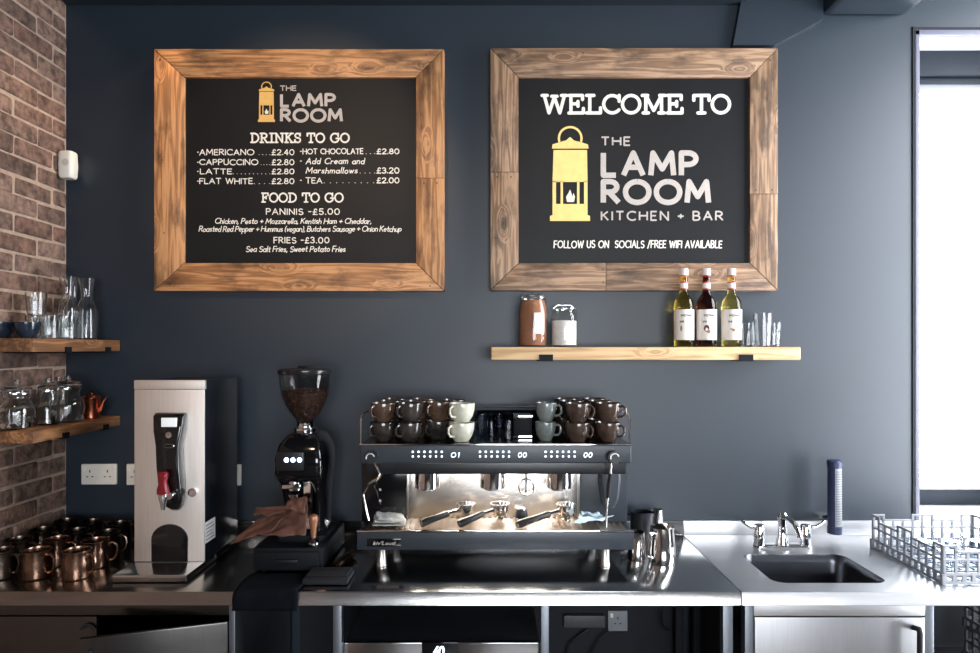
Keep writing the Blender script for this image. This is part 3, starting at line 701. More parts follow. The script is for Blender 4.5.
# welcome board
t, p, nails, yl = framed_board('welcome_board', (490.5, 48, 778, 290.5), (518.5, 77, 750, 263), 'framed welcome blackboard with a large yellow lantern, hung above the bottles', frame_w2, {'bottom': 606, 'right': 194, 'left': 172})
nails([(603, 269), (603, 282), (756, 190), (772, 190), (497, 177), (511, 177), (583, 53), (496, 238), (506, 240), (770, 60)])
line(p, chalk, yl, 'WELCOME TO', 543, 729.5, 95.5, 113, 3.3, glyphs=GS, gap=.15, space=.42)
lantern(p, yl, DB, 550, 590, gold2, M('cream_sign_paint', (.85, .80, .62), .85))(221)
line(p, greyp, yl, 'THE', 601.5, 630, 137.3, 145.3, 1.7, gap=.3, roundcap=False)
line(p, greyp, yl, 'LAMP', 603.3, 696, 153, 175.3, 5.4, gap=.28, roundcap=False)
line(p, greyp, yl, 'ROOM', 603.3, 708.5, 181.6, 202.6, 5.4, gap=.28, roundcap=False)
line(p, greyp, yl, 'KITCHEN + BAR', 601.5, 722.5, 211.6, 220.2, 1.6, gap=.34, roundcap=False)
line(p, chalk, yl, 'FOLLOW US ON  SOCIALS /FREE WIFI AVAILABLE', 554, 721.5, 240.9, 247.7, 1.15, gap=.24, slant=.06, jit=.03)
# fridge read-out
dp, ft = FRIDGE_DISPLAY
finish_flat(strokes(B(), '60', px(433.5, 2.15), px(443, 2.15), pz(656, 2.15), pz(647, 2.15), -.5988, .0052, slant=.15), 'digits', whiteled, dp)

# ------------------------------------------------------------------ shelves
def bracket(parent, b, name='bracket'): return b.build(name, blackm, parent)
# pine shelf under the welcome board
sx0, sx1, sz1, sz0, sy = px(491, 2.55), px(801, 2.55), 1.704, 1.652, -.20
t = thing('wall_shelf', ((sx0 + sx1) / 2, 0, sz0), 'pale pine shelf under the welcome board holding bottles', 'shelf')
o = B().box(sx0, sx1, sy, -.001, sz0, sz1, bev=.006, seg=3).build('plank', shelf_w, t)
for a in (539, 739):
    x0, x1 = px(a, 2.55), px(a + 14, 2.55)
    b = B().box(x0, x1, sy - .004, -.001, sz0 - .005, sz0 - .0003); b.box(x0, x1, sy - .0045, sy - .0003, sz0 - .005, sz0 + .022)
    bracket(t, b)
# two shelves on the brick wall
SX = -1.594; SY0, SY1 = CAMY + 2.223, -.004
for (zt, th, lab) in ((1.734, .048, 'dark timber shelf on the brick wall holding carafes and bowls'), (1.41, .043, 'dark timber shelf on the brick wall holding glass globe jars')):
    t = thing('wall_shelf', (LX, (SY0 + SY1) / 2, zt - th), lab, 'shelf')
    L_ = SY1 - SY0; wd = SX - LX - .002
    o = B().box(-L_ / 2, L_ / 2, -wd / 2, wd / 2, 0, th, bev=.005).build('plank', rust_w, None, origin=(0, 0, 0))
    o.parent = t; o.location = (wd / 2 + .002, 0, 0); o.rotation_euler = (0, 0, R(90))
    for yy in ((-.345, -.095) if zt > 1.5 else (-.36, -.11)):
        b = B().box(LX + .002, SX + .004, yy - .017, yy + .017, zt - th - .005, zt - th - .0003); b.box(SX + .0003, SX + .0045, yy - .017, yy + .017, zt - th - .005, zt - th + .018)
        bracket(t, b)

# ------------------------------------------------------------------ glassware
def wall_prof(outer, tw=.0025, base=.006):
    """closed double-walled profile from an outer (r,z) profile, bottom first"""
    inner = [(max(r - tw, .001), z) for r, z in outer if z > outer[0][1] + base]
    inner = [(inner[0][0], outer[0][1] + base)] + inner
    return [(0, outer[0][1])] + outer + list(reversed(inner)) + [(0, outer[0][1] + base)]
def simple(name, prof, mat, loc, label, cat, group=None, seg=24):
    o = B().lathe(prof, (0, 0, 0), seg).build(name, mat, None, origin=(0, 0, 0)); o.location = loc; return tag(o, label, cat, group)
UP = 1.7345
# carafes
cprof = wall_prof([(.030, 0), (.036, .004), (.0375, .03), (.0375, .115), (.033, .138), (.022, .165), (.020, .185), (.024, .215), (.031, .25)], .0022)
cm = None
for (x, y, lab) in ((-1.69, -.20, 'tall glass carafe with a bright white patch, nearer the room corner bricks'), (-1.662, -.126, 'tall glass carafe at the navy wall end of the upper shelf'), (-1.765, -.06, 'glass carafe half hidden in the corner behind the tumblers')):
    if cm is None: cm = simple('carafe', cprof, glass, (x, y, UP), lab, 'carafe', 'glass carafes on the upper brick shelf')
    else:
        o = cm.copy(); COL.objects.link(o); o.location = (x, y, UP); tag(o, lab, 'carafe', 'glass carafes on the upper brick shelf')
# cut tumblers
def fluted(r0, r1, h, n=12, tw=.003, base=.008, depth=.0016):
    seg = n * 4; rings = []
    def ring(r, z, d): return [((r - d * (0.5 + .5 * math.cos(n * 2 * math.pi * k / seg))) * math.cos(2 * math.pi * k / seg), (r - d * (.5 + .5 * math.cos(n * 2 * math.pi * k / seg))) * math.sin(2 * math.pi * k / seg), z) for k in range(seg)]
    z_ = [0, .003, h * .3, h * .7, h * .82, h]
    for z in z_: rings.append(ring((r0 + (r1 - r0) * z / h) - (.003 if z == 0 else 0), z, depth if z < h * .75 else 0))
    for z in (h, h * .5, base): rings.append(ring(r0 + (r1 - r0) * z / h - tw, z, 0))
    b = B().loft(rings); return b
tm = fluted(.030, .036, .088).build('tumbler', glass, None, origin=(0, 0, 0)); fst = True
TG = 'cut glass tumblers on the upper brick shelf'
for (x, y, z, lab) in ((-1.745, -.30, UP, 'cut glass tumbler in the front of the cluster behind the blue bowls'), (-1.668, -.335, UP, 'cut glass tumbler just beside the right blue bowl'), (-1.762, -.238, UP, 'cut glass tumbler in the middle of the shelf cluster'),
                       (-1.785, -.145, UP, 'cut glass tumbler hard against the bricks'), (-1.64, -.278, UP, 'cut glass tumbler next to the white patched carafe'), (-1.745, -.30, UP + .0885, 'cut glass tumbler stacked on top of another by the bricks')):
    o = tm if fst else tm.copy()
    if not fst: COL.objects.link(o)
    fst = False; o.location = (x, y, z); tag(o, lab, 'tumbler', TG)
# blue bowls
bowlm = M('blue_glaze', (.010, .019, .032), .18, var=.3, vs=30, coat=.5)
bp_ = [(0, 0), (.020, 0), (.022, .004), (.034, .020), (.0405, .045), (.0415, .058), (.0385, .058), (.037, .044), (.030, .020), (.018, .009), (0, .008)]
simple('bowl', bp_, bowlm, (-1.668, -.452, UP), 'small dark blue glazed bowl beside the tumblers', 'bowl', 'blue bowls on the upper brick shelf')
simple('bowl', bp_, bowlm, (-1.757, -.455, UP), 'small dark blue glazed bowl cut off by the picture edge', 'bowl', 'blue bowls on the upper brick shelf')
# globe jars on the lower shelf
LO = 1.4105
gj = [(.030, 0), (.040, .004), (.057, .03), (.0615, .058), (.056, .088), (.042, .108), (.040, .114), (.046, .128), (.047, .145)]
def globe(loc, s, lab, tall=False):
    t = thing('glass_jar', loc, lab, 'jar', 'glass jars on the lower brick shelf')
    pr = [(r * s, z * s) for r, z in (gj if not tall else [(.034, 0), (.040, .005), (.040, .12), (.034, .135), (.034, .15)])]
    B().lathe(wall_prof(pr, .0025), loc, 28).build('jar_body', glass, t)
    rt, zt = pr[-1]
    B().lathe([(0, zt + .001), (rt + .002, zt + .001), (rt + .003, zt + .008), (rt * .8, zt + .016), (.010, zt + .02), (.012, zt + .032), (.006, zt + .037), (0, zt + .037)], loc, 24).build('lid', glass, t)
    B().tube(arcp((loc[0], loc[1]), rt + .004, 0, 345, 22, 'xy', loc[2] + zt - .01), .0016, 6).build('wire_clip', chrome, t)
globe((-1.700, -.462, LO), .95, 'round glass globe jar closest to the shelf front end')
globe((-1.778, -.345, LO), .8, 'smaller globe jar behind, against the bricks')
globe((-1.675, -.335, LO), .92, 'tall straight glass jar between the two globe jars', True)
globe((-1.668, -.235, LO), .98, 'round glass globe jar beside the copper pot')
globe((-1.775, -.13, LO), .9, 'tall glass jar tucked in the corner behind the globes', True)
# copper pot
loc = (-1.655, -.105, LO); t = thing('copper_pot', loc, 'small red copper pot with a spout on the lower shelf', 'pot')
B().lathe([(0, 0), (.030, 0), (.033, .003), (.033, .004), (.032, .078), (.035, .082), (.035, .085), (0, .085)], loc, 24).build('body', copper_r, t)
B().lathe([(0, .0855), (.034, .0855), (.028, .094), (.007, .098), (.005, .104), (.008, .11), (.004, .115), (0, .116)], loc, 20).build('lid', copper_r, t)
B().tube([(loc[0] + .028, loc[1], LO + .025), (loc[0] + .042, loc[1], LO + .04), (loc[0] + .050, loc[1], LO + .068), (loc[0] + .064, loc[1], LO + .088)], .007, 8, radii=[.011, .009, .006, .005]).build('spout', copper_r, t)
B().tube([(loc[0] - .030, loc[1], LO + .072), (loc[0] - .055, loc[1], LO + .075), (loc[0] - .075, loc[1], LO + .070)], .005, 8).build('handle', black, t)
# motion sensor in the corner
loc = (px(66.5, 2.70) + .004, -.062, pz(177, 2.68)); t = thing('motion_sensor', loc, 'white plastic motion sensor high in the brick corner', 'sensor')
z0_, z1_ = loc[2], pz(150, 2.68)
body = B().loft([rr(loc[0] - .002, loc[1] + .02, .030 * k, .026 * k, .014 * k, z, 5) for z, k in ((z0_, .82), (z0_ + .008, .97), ((z0_ + z1_) / 2, 1.06), (z1_ - .006, .98), (z1_, .84))]).build('housing', white_pl, t)
B().lathe([(0, .004), (.012, .003), (.015, 0), (0, 0)], (loc[0] + .004, loc[1] - .009, (z0_ + z1_) / 2 + .006), 18, 'y').build('lens', M('cream_lens', (.55, .5, .43), .5), t)
B().box(LX - .002, loc[0] + .01, loc[1] + .035, -.001, z0_ + .03, z1_ - .03).build('mount', white_pl, t)

# ------------------------------------------------------------------ sockets
def socket(x0, x1, z0, z1, lab, y=-.001, m=white_pl, gangs=2, yn=-1):
    t = thing('power_socket', ((x0 + x1) / 2, y, z0), lab, 'socket')
    B().box(x0, x1, y - .012, y, z0, z1, bev=.004).build('face_plate', m, t)
    w = (x1 - x0) / gangs
    for g in range(gangs):
        cx = x0 + w * (g + .5); zc = (z0 + z1) / 2
        b = B(); 
        for dx, dz, sw, sh in ((0, .013, .0022, .006), (-.011, -.010, .0045, .002), (.011, -.010, .0045, .002)): b.box(cx + dx - sw, cx + dx + sw, y - .0126, y - .0118, zc + dz - sh, zc + dz + sh)
        b.build('pin_slot', slot, t, smooth=0)
        sxx = cx + (.026 if g else -.026)
        B().box(sxx - .006, sxx + .006, y - .0155, y - .012, zc + .016, zc + .034, bev=.002).build('switch', white_pl, t)
socket(px(83, 2.75), px(118, 2.75), pz(484, 2.75), pz(463.5, 2.75), 'white double socket fully in view above the copper mugs')
socket(px(128, 2.75), px(160, 2.75), pz(484.5, 2.75), pz(463.5, 2.75), 'white socket half hidden behind the left edge of the water boiler')
socket(px(208, 2.75), px(242, 2.75), pz(485, 2.75), pz(464, 2.75), 'white socket sliver showing at the right edge of the water boiler')
socket(px(295, 2.75), px(330.5, 2.75), pz(486, 2.75), pz(464, 2.75), 'white socket sliver showing beside the coffee grinder')
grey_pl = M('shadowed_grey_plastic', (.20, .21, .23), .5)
yb_ = -.0225; Dd = yb_ - CAMY
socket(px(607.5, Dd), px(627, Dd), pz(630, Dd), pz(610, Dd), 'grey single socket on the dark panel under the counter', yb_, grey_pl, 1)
o = B().box(px(563, Dd), px(604, Dd), yb_ - .03, yb_, pz(625, Dd), pz(613, Dd), bev=.006).build('cable_trunking', M('trunking_grey', (.05, .055, .062), .5)); tag(o, 'dark grey cable trunking beside the socket under the counter', 'trunking')
for k, pts in enumerate(([(588, 632), (580, 638), (570, 646), (566, 660)], [(610, 632), (600, 641), (594, 650), (590, 662)], [(662, 612), (662.5, 624), (666, 630), (671, 631)])):
    o = B().tube([(px(a, 2.68), -.05 - .01 * k, pz(c, 2.68)) for a, c in pts], .004).build('power_cable', black); tag(o, ('thin black cable hanging beneath the trunking', 'thin black cable running down from the grey socket', 'short dark cable end on the panel, away from the socket')[k], 'cable')

# ------------------------------------------------------------------ hot water boiler
bx0, bx1, byf, byb = -1.291, -1.038, CAMY + 2.314, CAMY + 2.615
t = thing('water_boiler', ((bx0 + bx1) / 2, byf, CZ), 'steel fronted hot water boiler with a red tap lever', 'water boiler')
bz0, bz1 = .928, 1.584
B().box(bx0 + .002, bx1 - .002, byf + .002, byb, bz0, bz1 - .003, bev=.004).build('body', M('boiler_black_side', (.006, .008, .011), .22, var=.1), t)
fp = B().box(bx0, bx1, byf - .004, byf + .002, bz0 + .001, bz1 - .034, bev=.0015).build('front_panel', steel_v, t)
B().box(bx0 - .001, bx1 + .001, byf - .006, byf + .012, bz1 - .033, bz1, bev=.003).build('top_cap', steel_v, t)
B().box(bx0, bx1, CAMY + 2.175, byf + .10, CZ + .004, bz0, bev=.003).build('drip_tray', steel, t)
B().box(bx0 + .01, bx1 - .01, byf - .004, byb, CZ + .0005, CZ + .004).build('plinth', black, t, smooth=0)
xg0, xg1 = bx0 + .06, bx1 - .06
# spill recess: black arch plate
ar = [(px(152, 2.31), .930)] + [(px(170, 2.31) + .066 * math.cos(R(a)), 1.010 + .055 * math.sin(R(a))) for a in range(180, -1, -12)] + [(px(188, 2.31), .930)]
B().prism(ar, byf - .009, byf - .003, bev=.002).build('splash_plate', gloss, t)
# tap column: lofted black spine
rings = []
for (yy, xa, xb, dy) in ((413, 154, 184, .030), (416, 153.5, 184.5, .040), (430, 154.5, 183.5, .046), (445, 157, 180.5, .048), (465, 158, 181, .050), (485, 160, 183, .050), (498, 163, 183, .046), (506, 166, 181, .038), (510, 170, 178, .026)):
    z = pz(yy, 2.29); rings.append([(x, y, z) for (x, y, _) in rr((px(xa, 2.28) + px(xb, 2.28)) / 2, byf - .004 - dy / 2, (px(xb, 2.28) - px(xa, 2.28)) / 2, dy / 2, min(.011, dy / 2.2), 0, 4)])
col = B().loft(rings).build('tap_column', gloss, t, smooth=50)
yt_ = byf - .0505
B().box(px(161, 2.26), px(176, 2.26), yt_ - .003, yt_ + .006, pz(427, 2.26), pz(418, 2.26), bev=.001).build('display', M('lcd_white', (.8, .85, .85), .4, emit=(.8, .9, .9), es=.15), col)
B().lathe([(0, .005), (.009, .004), (.011, 0), (0, 0)], (px(168.5, 2.26), yt_ - .004, pz(435, 2.26)), 18, 'y').build('button', chrome, col)
B().tube([(px(168.5, 2.26) + .018 * math.cos(R(a)), yt_ - .002, pz(446, 2.26) + .007 * math.sin(R(a))) for a in range(0, 360, 20)], .0009, 5, closed=True).build('badge', chrome, col)
B().box(px(163, 2.26), px(176, 2.26), yt_ - .002, yt_ + .004, pz(460, 2.26), pz(457, 2.26)).build('red_mark', red, col)
xs_ = px(162.5, 2.23); ys_ = CAMY + 2.235
B().loft([rr(xs_, ys_, hw, hd, min(hw, hd) * .6, pz(yy, 2.235), 3) for yy, hw, hd in ((494, .020, .012), (489, .019, .013), (482, .012, .011), (477, .016, .012), (473, .017, .011), (471.5, .011, .008))]).build('tap_lever', red, t)
b = B().lathe([(0, pz(510, 2.235)), (.007, pz(510, 2.235)), (.010, pz(504, 2.235)), (.016, pz(497, 2.235)), (.016, pz(494, 2.235)), (0, pz(494, 2.235))], (xs_, ys_, 0), 16)
b.tube([(xs_, ys_, pz(496.5, 2.235)), (px(172, 2.25), CAMY + 2.25, pz(494.5, 2.25)), (px(180, 2.30), byf - .003, pz(491, 2.30))], .010, 10); b.cyl((px(171, 2.25), CAMY + 2.235, pz(495, 2.25)), .013, .02, 'y', 14)
b.lathe([(0, 0), (.016, 0), (.016, .012), (0, .012)], (px(192, 2.30), byf - .014, pz(492, 2.31)), 16, 'y')
b.build('tap_spout', chrome, t)
st = M('white_sticker', (.62, .62, .6), .6)
lb = B().box(bx1 - .0025, bx1 - .0012, byf + .004, byf + .09, pz(543, 2.33), pz(522, 2.33)).build('rating_label', st, t, smooth=0)
b = B()
for k in range(5): b.box(bx1 - .0012, bx1 - .0008, byf + .012, byf + .08 - .012 * (k % 3), 1.0 + .013 * k, 1.003 + .013 * k)
b.build('label_print', slot, lb, smooth=0)

# ------------------------------------------------------------------ copper mugs
def mug(name, m):
    p = proto(name)
    B().lathe([(0, 0), (.040, 0), (.0445, .004), (.0465, .03), (.0455, .06), (.0435, .088), (.0455, .093), (.0455, .096), (.043, .096), (.0415, .09), (.043, .06), (.042, .006), (0, .004)], (0, 0, 0), 28).build('body', m, p)
    B().tube([(.043, 0, .080), (.058, 0, .082), (.070, 0, .072), (.073, 0, .052), (.067, 0, .030), (.056, 0, .020), (.044, 0, .020)], .0048, 8).build('handle', m, p)
    return p
mA, mB = mug('copper_mug', copper), mug('copper_mug', copper_d)
MG = 'copper mugs on the counter by the brick wall'
D0 = 2.235
for i, (p, xp, D, rz, lab) in enumerate((
    (mB, 2, D0, -12, 'dark metal mug cut off by the picture edge, front row'), (mA, 37, D0, -12, 'copper mug in the middle of the front row'), (mA, 77, D0 - .002, -10, 'copper mug at the boiler end of the front row'),
    (mB, 18, 2.36, 0, 'dark metal mug behind the cut-off front mug'), (mA, 57, 2.365, 0, 'copper mug in the second row between two front mugs'), (mA, 95, 2.345, 20, 'copper mug standing diagonally behind the front row end mug'),
    (mB, 42, 2.49, 0, 'dark metal mug in the third row nearest the bricks'), (mB, 76, 2.475, 0, 'dark metal mug in the middle of the third row'), (mB, 107, 2.455, 5, 'dark metal mug with a bright glint beside the boiler tray'),
    (mB, 66, 2.615, 40, 'dark metal mug in the back row nearest the bricks'), (mB, 92, 2.605, 40, 'dark metal mug in the back row below the double socket'), (mB, 119, 2.575, 40, 'dark metal mug in the back row closest to the boiler'))):
    place(p, USED, (px(xp, D), CAMY + D, CZ + .0005), R(rz), lab, 'mug', MG)

# ------------------------------------------------------------------ grinder, knock box, mat, tamper, gloves
kx0, kx1 = px(252, 2.27), px(322, 2.27)
t = thing('knock_box_drawer', ((kx0 + kx1) / 2, -.30, CZ), 'black knock-out drawer box under the coffee grinder', 'knock box')
kz = .988
B().box(kx0, kx1, -.47, -.13, CZ + .006, kz, bev=.006).build('body', blackm, t)
dr = B().box(kx0 + .012, kx1 - .012, -.482, -.472, CZ + .014, kz - .012, bev=.004).build('drawer_front', blackm, t)
B().box((kx0 + kx1) / 2 - .04, (kx0 + kx1) / 2 + .04, -.495, -.482, .94, .952, bev=.003).build('handle', black, dr)
for a in (kx0 + .03, kx1 - .03):
    for c in (-.44, -.16): B().cyl((a, c, CZ + .0003), .012, .007, seg=10).build('foot', rubber, t)
gx, gy = px(303, 2.4), -.33
t = thing('coffee_grinder', (gx, gy, kz), 'black electric coffee grinder with a bean-filled hopper', 'coffee grinder')
B().loft([rr(gx + .003, gy + .025, hw, hd, .02, z, 4) for z, hw, hd in ((kz + .001, .088, .098), (kz + .012, .090, .10), (kz + .022, .088, .097), (kz + .028, .07, .08))]).build('base', blackm, t)
body = B().loft([[(x, y, z) for x, y, _ in rr(gx + .006, gy + oy, hw, hd, .022, 0, 4)] for z, hw, hd, oy in ((kz + .026, .075, .07, .03), (1.12, .076, .068, .03), (1.20, .080, .085, .015), (1.235, .088, .11, 0), (1.30, .087, .11, 0), (1.345, .078, .10, .005), (1.375, .060, .075, .01), (1.385, .045, .05, .01))]).build('body', gloss, t, smooth=50)
pf = gy - .1145
dsp = B().box(gx - .068, gx + .03, pf - .003, pf + .02, 1.258, 1.325, bev=.003).build('control_panel', black, t)
for k in range(3): B().lathe([(0, .003), (.0075, .002), (.0085, 0), (0, 0)], (px(285.5 + 6.6 * k, 2.29), pf - .006, pz(460.5, 2.29)), 14, 'y').build('lit_button', blueled, dsp)
B().lathe([(0, 1.384), (.040, 1.384), (.042, 1.392), (.042, 1.398), (.032, 1.402), (.031, 1.415), (.034, 1.42), (0, 1.42)], (gx, gy + .01, 0), 24).build('hopper_collar', chrome, t)
hop = [(.033, 1.42), (.036, 1.43), (.058, 1.457), (.076, 1.49), (.088, 1.53), (.0945, 1.56), (.097, 1.60)]
B().lathe(hop + [(r - .0025, z) for r, z in reversed(hop)] + [hop[0]], (gx, gy + .01, 0), 32).build('hopper', thin, t)
lid = B().lathe([(0, 1.6005), (.099, 1.6005), (.101, 1.606), (.101, 1.616), (.094, 1.621), (.03, 1.625), (.025, 1.633), (0, 1.633)], (gx, gy + .01, 0), 32).build('hopper_lid', M('smoky_lid', (.012, .012, .014), .2), t)
# beans: one mass of small beans, heaped in the hopper
bm_m = M('roasted_beans', (.060, .026, .016), .3, var=.6, vs=90)
b = B(); rb = random.Random(11)
hin = [(r - .006, z) for r, z in hop]
def rad_at(z):
    for (ra, za), (rb_, zb) in zip(hin, hin[1:]):
        if za <= z <= zb: return ra + (rb_ - ra) * (z - za) / (zb - za)
    return hin[0][0]
core = [(0, 1.425)] + [(max(.005, rad_at(z) - .005), z) for z in (1.43, 1.45, 1.47, 1.49, 1.51, 1.53)] + [(.05, 1.543), (0, 1.549)]
b.lathe(core, (gx, gy + .01, 0), 24)
for _ in range(620):
    z = rb.uniform(1.43, 1.542); a = rb.uniform(0, 2 * math.pi); r = rad_at(z) - .004
    if rb.random() > .8: r = rb.uniform(0, .075); z = 1.547 - r * .1
    m_ = Matrix.Translation((gx + r * math.cos(a), gy + .01 + r * math.sin(a), z)) @ Matrix.Rotation(rb.uniform(0, 6.3), 4, (rb.random() - .5, rb.random() - .5, rb.random() + .01)) @ Matrix.Diagonal((.0052, .0036, .003, 1))
    q = bmesh.new(); bmesh.ops.create_icosphere(q, subdivisions=1, radius=1); b.add(q, m_)
bo = b.build('coffee_beans', bm_m, t); bo['kind'] = 'stuff'
# spout, fork, chrome guard
b = B().cyl((gx - .018, pf + .055, 1.175), .026, .058, seg=16, bev=.004); b.box(gx - .05, gx + .016, pf + .005, pf + .04, 1.19, 1.205, bev=.003)
b.lathe([(.012, 1.12), (.024, 1.165), (.022, 1.165), (.010, 1.12), (.012, 1.12)], (gx - .018, pf + .045, 0), 16); b.build('dosing_spout', chrome, t)
B().tube([(gx - .045, pf + .09, 1.10), (gx - .045, pf + .045, 1.095), (gx - .018, pf + .03, 1.095), (gx + .010, pf + .045, 1.095), (gx + .010, pf + .06, 1.10)], .005, 8).build('portafilter_fork', chrome, t)
B().loft([[(gx + .028 + a, pf + .035 + c, z) for a, c in ((-.008, 0), (.018, -.006), (.030, .02), (.006, .03))] for z in (1.04, 1.10, 1.16, 1.22)]).build('chrome_guard', chrome, t)
# tamper standing on the drawer box
tx, ty = px(313.5, 2.303), CAMY + 2.303
t = thing('tamper', (tx, ty, kz), 'copper handled coffee tamper standing in front of the grinder', 'tamper')
B().lathe([(0, 0), (.021, 0), (.022, .002), (.022, .014), (.017, .019), (.007, .028), (0, .028)], (tx, ty, kz + .0005), 20).build('base', chrome, t)
B().lathe([(.007, .028), (.009, .04), (.011, .06), (.0155, .085), (.018, .098), (.015, .108), (.007, .113), (0, .113)], (tx, ty, kz + .0005), 20).build('handle', M('copper_toned_wood', (.32, .14, .075), .35, .3, var=.2), t)

def patch(B_, c, nx=18, ny=14, amp=.006, seed=0, f=1.0, edge=.0, drop=None):
    """crumpled sheet between four 3-D corners (c00,c10,c11,c01)"""
    c = [Vector(p) for p in c]; vs = []; fs = []
    for j in range(ny + 1):
        for i in range(nx + 1):
            u, v = i / nx, j / ny
            p = c[0] * (1 - u) * (1 - v) + c[1] * u * (1 - v) + c[2] * u * v + c[3] * (1 - u) * v
            q = Vector((u * 3 * f + seed * 1.7, v * 3 * f, seed))
            n_ = mnoise.noise(q) + .5 * mnoise.noise(q * 2.2) + .25 * mnoise.noise(q * 5)
            p = p + Vector((mnoise.noise(q + Vector((9, 0, 0))) * edge, mnoise.noise(q + Vector((0, 9, 0))) * edge, amp * (n_ + 1.25)))
            vs.append(p)
    for j in range(ny):
        for i in range(nx): k = j * (nx + 1) + i; fs.append((k, k + 1, k + nx + 2, k + nx + 1))
    return B_.raw(vs, fs)
def thick(o, th, sub=1):
    m = o.modifiers.new('thickness', 'SOLIDIFY'); m.thickness = th; m.offset = 1
    if sub: s = o.modifiers.new('smooth', 'SUBSURF'); s.levels = sub; s.render_levels = sub
    return o
# brown leather gloves/cloth flung over the drawer box
b = B()
def tp(x, y, D):
    D -= .035
    return (px(x, D), CAMY + D, pz(y, D))
patch(b, [tp(254, 540, 2.27), tp(306, 541, 2.26), tp(309, 503, 2.34), tp(275, 516, 2.37)], 16, 14, .012, 3, 1.3, .010)
patch(b, [tp(229, 549, 2.25), tp(272, 534, 2.26), tp(290, 517, 2.34), tp(258, 522, 2.33)], 18, 8, .010, 5, 1.1, .006)
patch(b, [tp(254, 518, 2.35), tp(280, 521, 2.33), tp(302, 508, 2.36), tp(256, 510, 2.37)], 14, 8, .008, 8, 1.2, .006)
patch(b, [tp(284, 512, 2.31), tp(305, 516, 2.30), tp(307, 500, 2.33), tp(288, 503, 2.34)], 10, 8, .008, 12, 1.2, .005)
o = thick(b.build('leather_cloth', leather, smooth=180), .004); tag(o, 'crumpled brown leather cloth draped in front of the grinder', 'cloth')
# black cloth over the counter edge
b = B(); xs = [px(233, 2.09), px(298, 2.09)]; vs = []; prof = [(-.50, CZ + .004), (-.56, CZ + .005), (-.62, CZ + .004), (-.648, CZ + .004), (-.658, CZ - .002), (-.661, CZ - .02), (-.662, CZ - .045), (-.663, CZ - .056)]
nx = 16; fs = []
for j, (y, z) in enumerate(prof):
    for i in range(nx + 1):
        u = i / nx; w = mnoise.noise(Vector((u * 5, j * .3, 2))) * .004
        vs.append((xs[0] + (xs[1] - xs[0]) * u + (mnoise.noise(Vector((j * .5, u, 4))) * .006), y - abs(w) * (1 if j > 3 else 0), z + abs(w) * (1 if j <= 3 else 0)))
for j in range(len(prof) - 1):
    for i in range(nx): k = j * (nx + 1) + i; fs.append((k, k + 1, k + nx + 2, k + nx + 1))
o = thick(b.raw(vs, fs).build('draped_cloth', cloth_k, smooth=180), .003, 0); tag(o, 'black cloth hanging over the counter edge below the grinder', 'cloth')
# flat black tray/scale
x0, x1 = px(303, 2.16), px(348, 2.16)
t = thing('coffee_scale', ((x0 + x1) / 2, -.55, CZ), 'flat black coffee scale at the counter edge', 'scale')
B().box(x0, x1, -.60, -.49, CZ + .004, CZ + .022, bev=.004).build('body', rubber, t)
B().box(x0 + .006, x1 - .006, -.575, -.495, CZ + .0225, CZ + .029, bev=.003).build('weighing_plate', rubber, t)
for a in (x0 + .02, x1 - .02):
    for c in (-.58, -.51): B().cyl((a, c, CZ + .0003), .008, .005, seg=10).build('foot', rubber, t)
# copper cylinder added in place of a copper reflection beside the machine
o = B().tube([(px(332, 2.28), CAMY + 2.29, CZ + .016), (px(350, 2.40), CAMY + 2.44, CZ + .016)], .0155, 16).build('copper_glint_tube', copper); tag(o, 'small copper tube added for a copper reflection left of the espresso machine', 'tube')

# ------------------------------------------------------------------ espresso machine
ex0, ex1, eyf = px(357, 2.30), px(634, 2.30), CAMY + 2.30
mz_t, mz_b = 1.042, .974            # drip tray body
uz1, uz0 = 1.355, 1.285             # upper control body
t = thing('espresso_machine', ((ex0 + ex1) / 2, -.25, CZ), 'black three-group espresso machine on the counter', 'coffee machine')
yb_ = -.06
B().box(ex0, ex1, eyf, yb_, mz_b, mz_t - .006, bev=.004).build('lower_body', charcoal, t)
B().box(ex0 - .001, ex1 + .001, eyf - .002, eyf + .012, mz_t - .0055, mz_t + .002, bev=.0015).build('tray_edge', chrome, t)
gt = B()
n = 46
for k in range(n):
    x = ex0 + .03 + (ex1 - ex0 - .06) * k / (n - 1); gt.box(x - .0035, x + .0035, eyf + .014, CAMY + 2.52, mz_t - .004, mz_t - .0005)
gt.box(ex0 + .02, ex1 - .02, eyf + .013, CAMY + 2.52, mz_t - .0058, mz_t - .0042)
gt.build('drip_grate', M('warm_brushed_grate', (.62, .50, .40), .28, 1, var=.06), t, smooth=0)
B().box(ex0 + .004, ex1 - .004, CAMY + 2.52, yb_, mz_t - .006, uz0 + .01).build('rear_body', blackm, t, smooth=0)
bpz1 = pz(474.5, 2.5)
B().box(px(408.5, 2.5), px(578.5, 2.5), CAMY + 2.496, CAMY + 2.519, mz_t - .001, bpz1 + .03, bev=.001).build('backsplash', M('backsplash_steel', (.66, .62, .57), .27, 1, var=.05, vs=5, stretch=(1.5, 60, 60)), t)
for (a, c, nm) in ((362, 408, 0), (579.5, 626, 1)):
    B().box(px(a, 2.43), px(c, 2.45), CAMY + 2.42, CAMY + 2.519, mz_t - .003, uz0 + .005, bev=.008).build('side_pillar', gloss if nm == 0 else charcoal, t)
# bulged right cover
B().loft([[(x, y, z) for x, y, _ in rr(px(610, 2.40), CAMY + 2.415, hw, .02, .015, 0, 4)] for z, hw in ((1.10, .018), (1.13, .034), (1.2, .042), (1.27, .040), (uz0 - .002, .03))]).build('side_cover', charcoal, t, smooth=60)
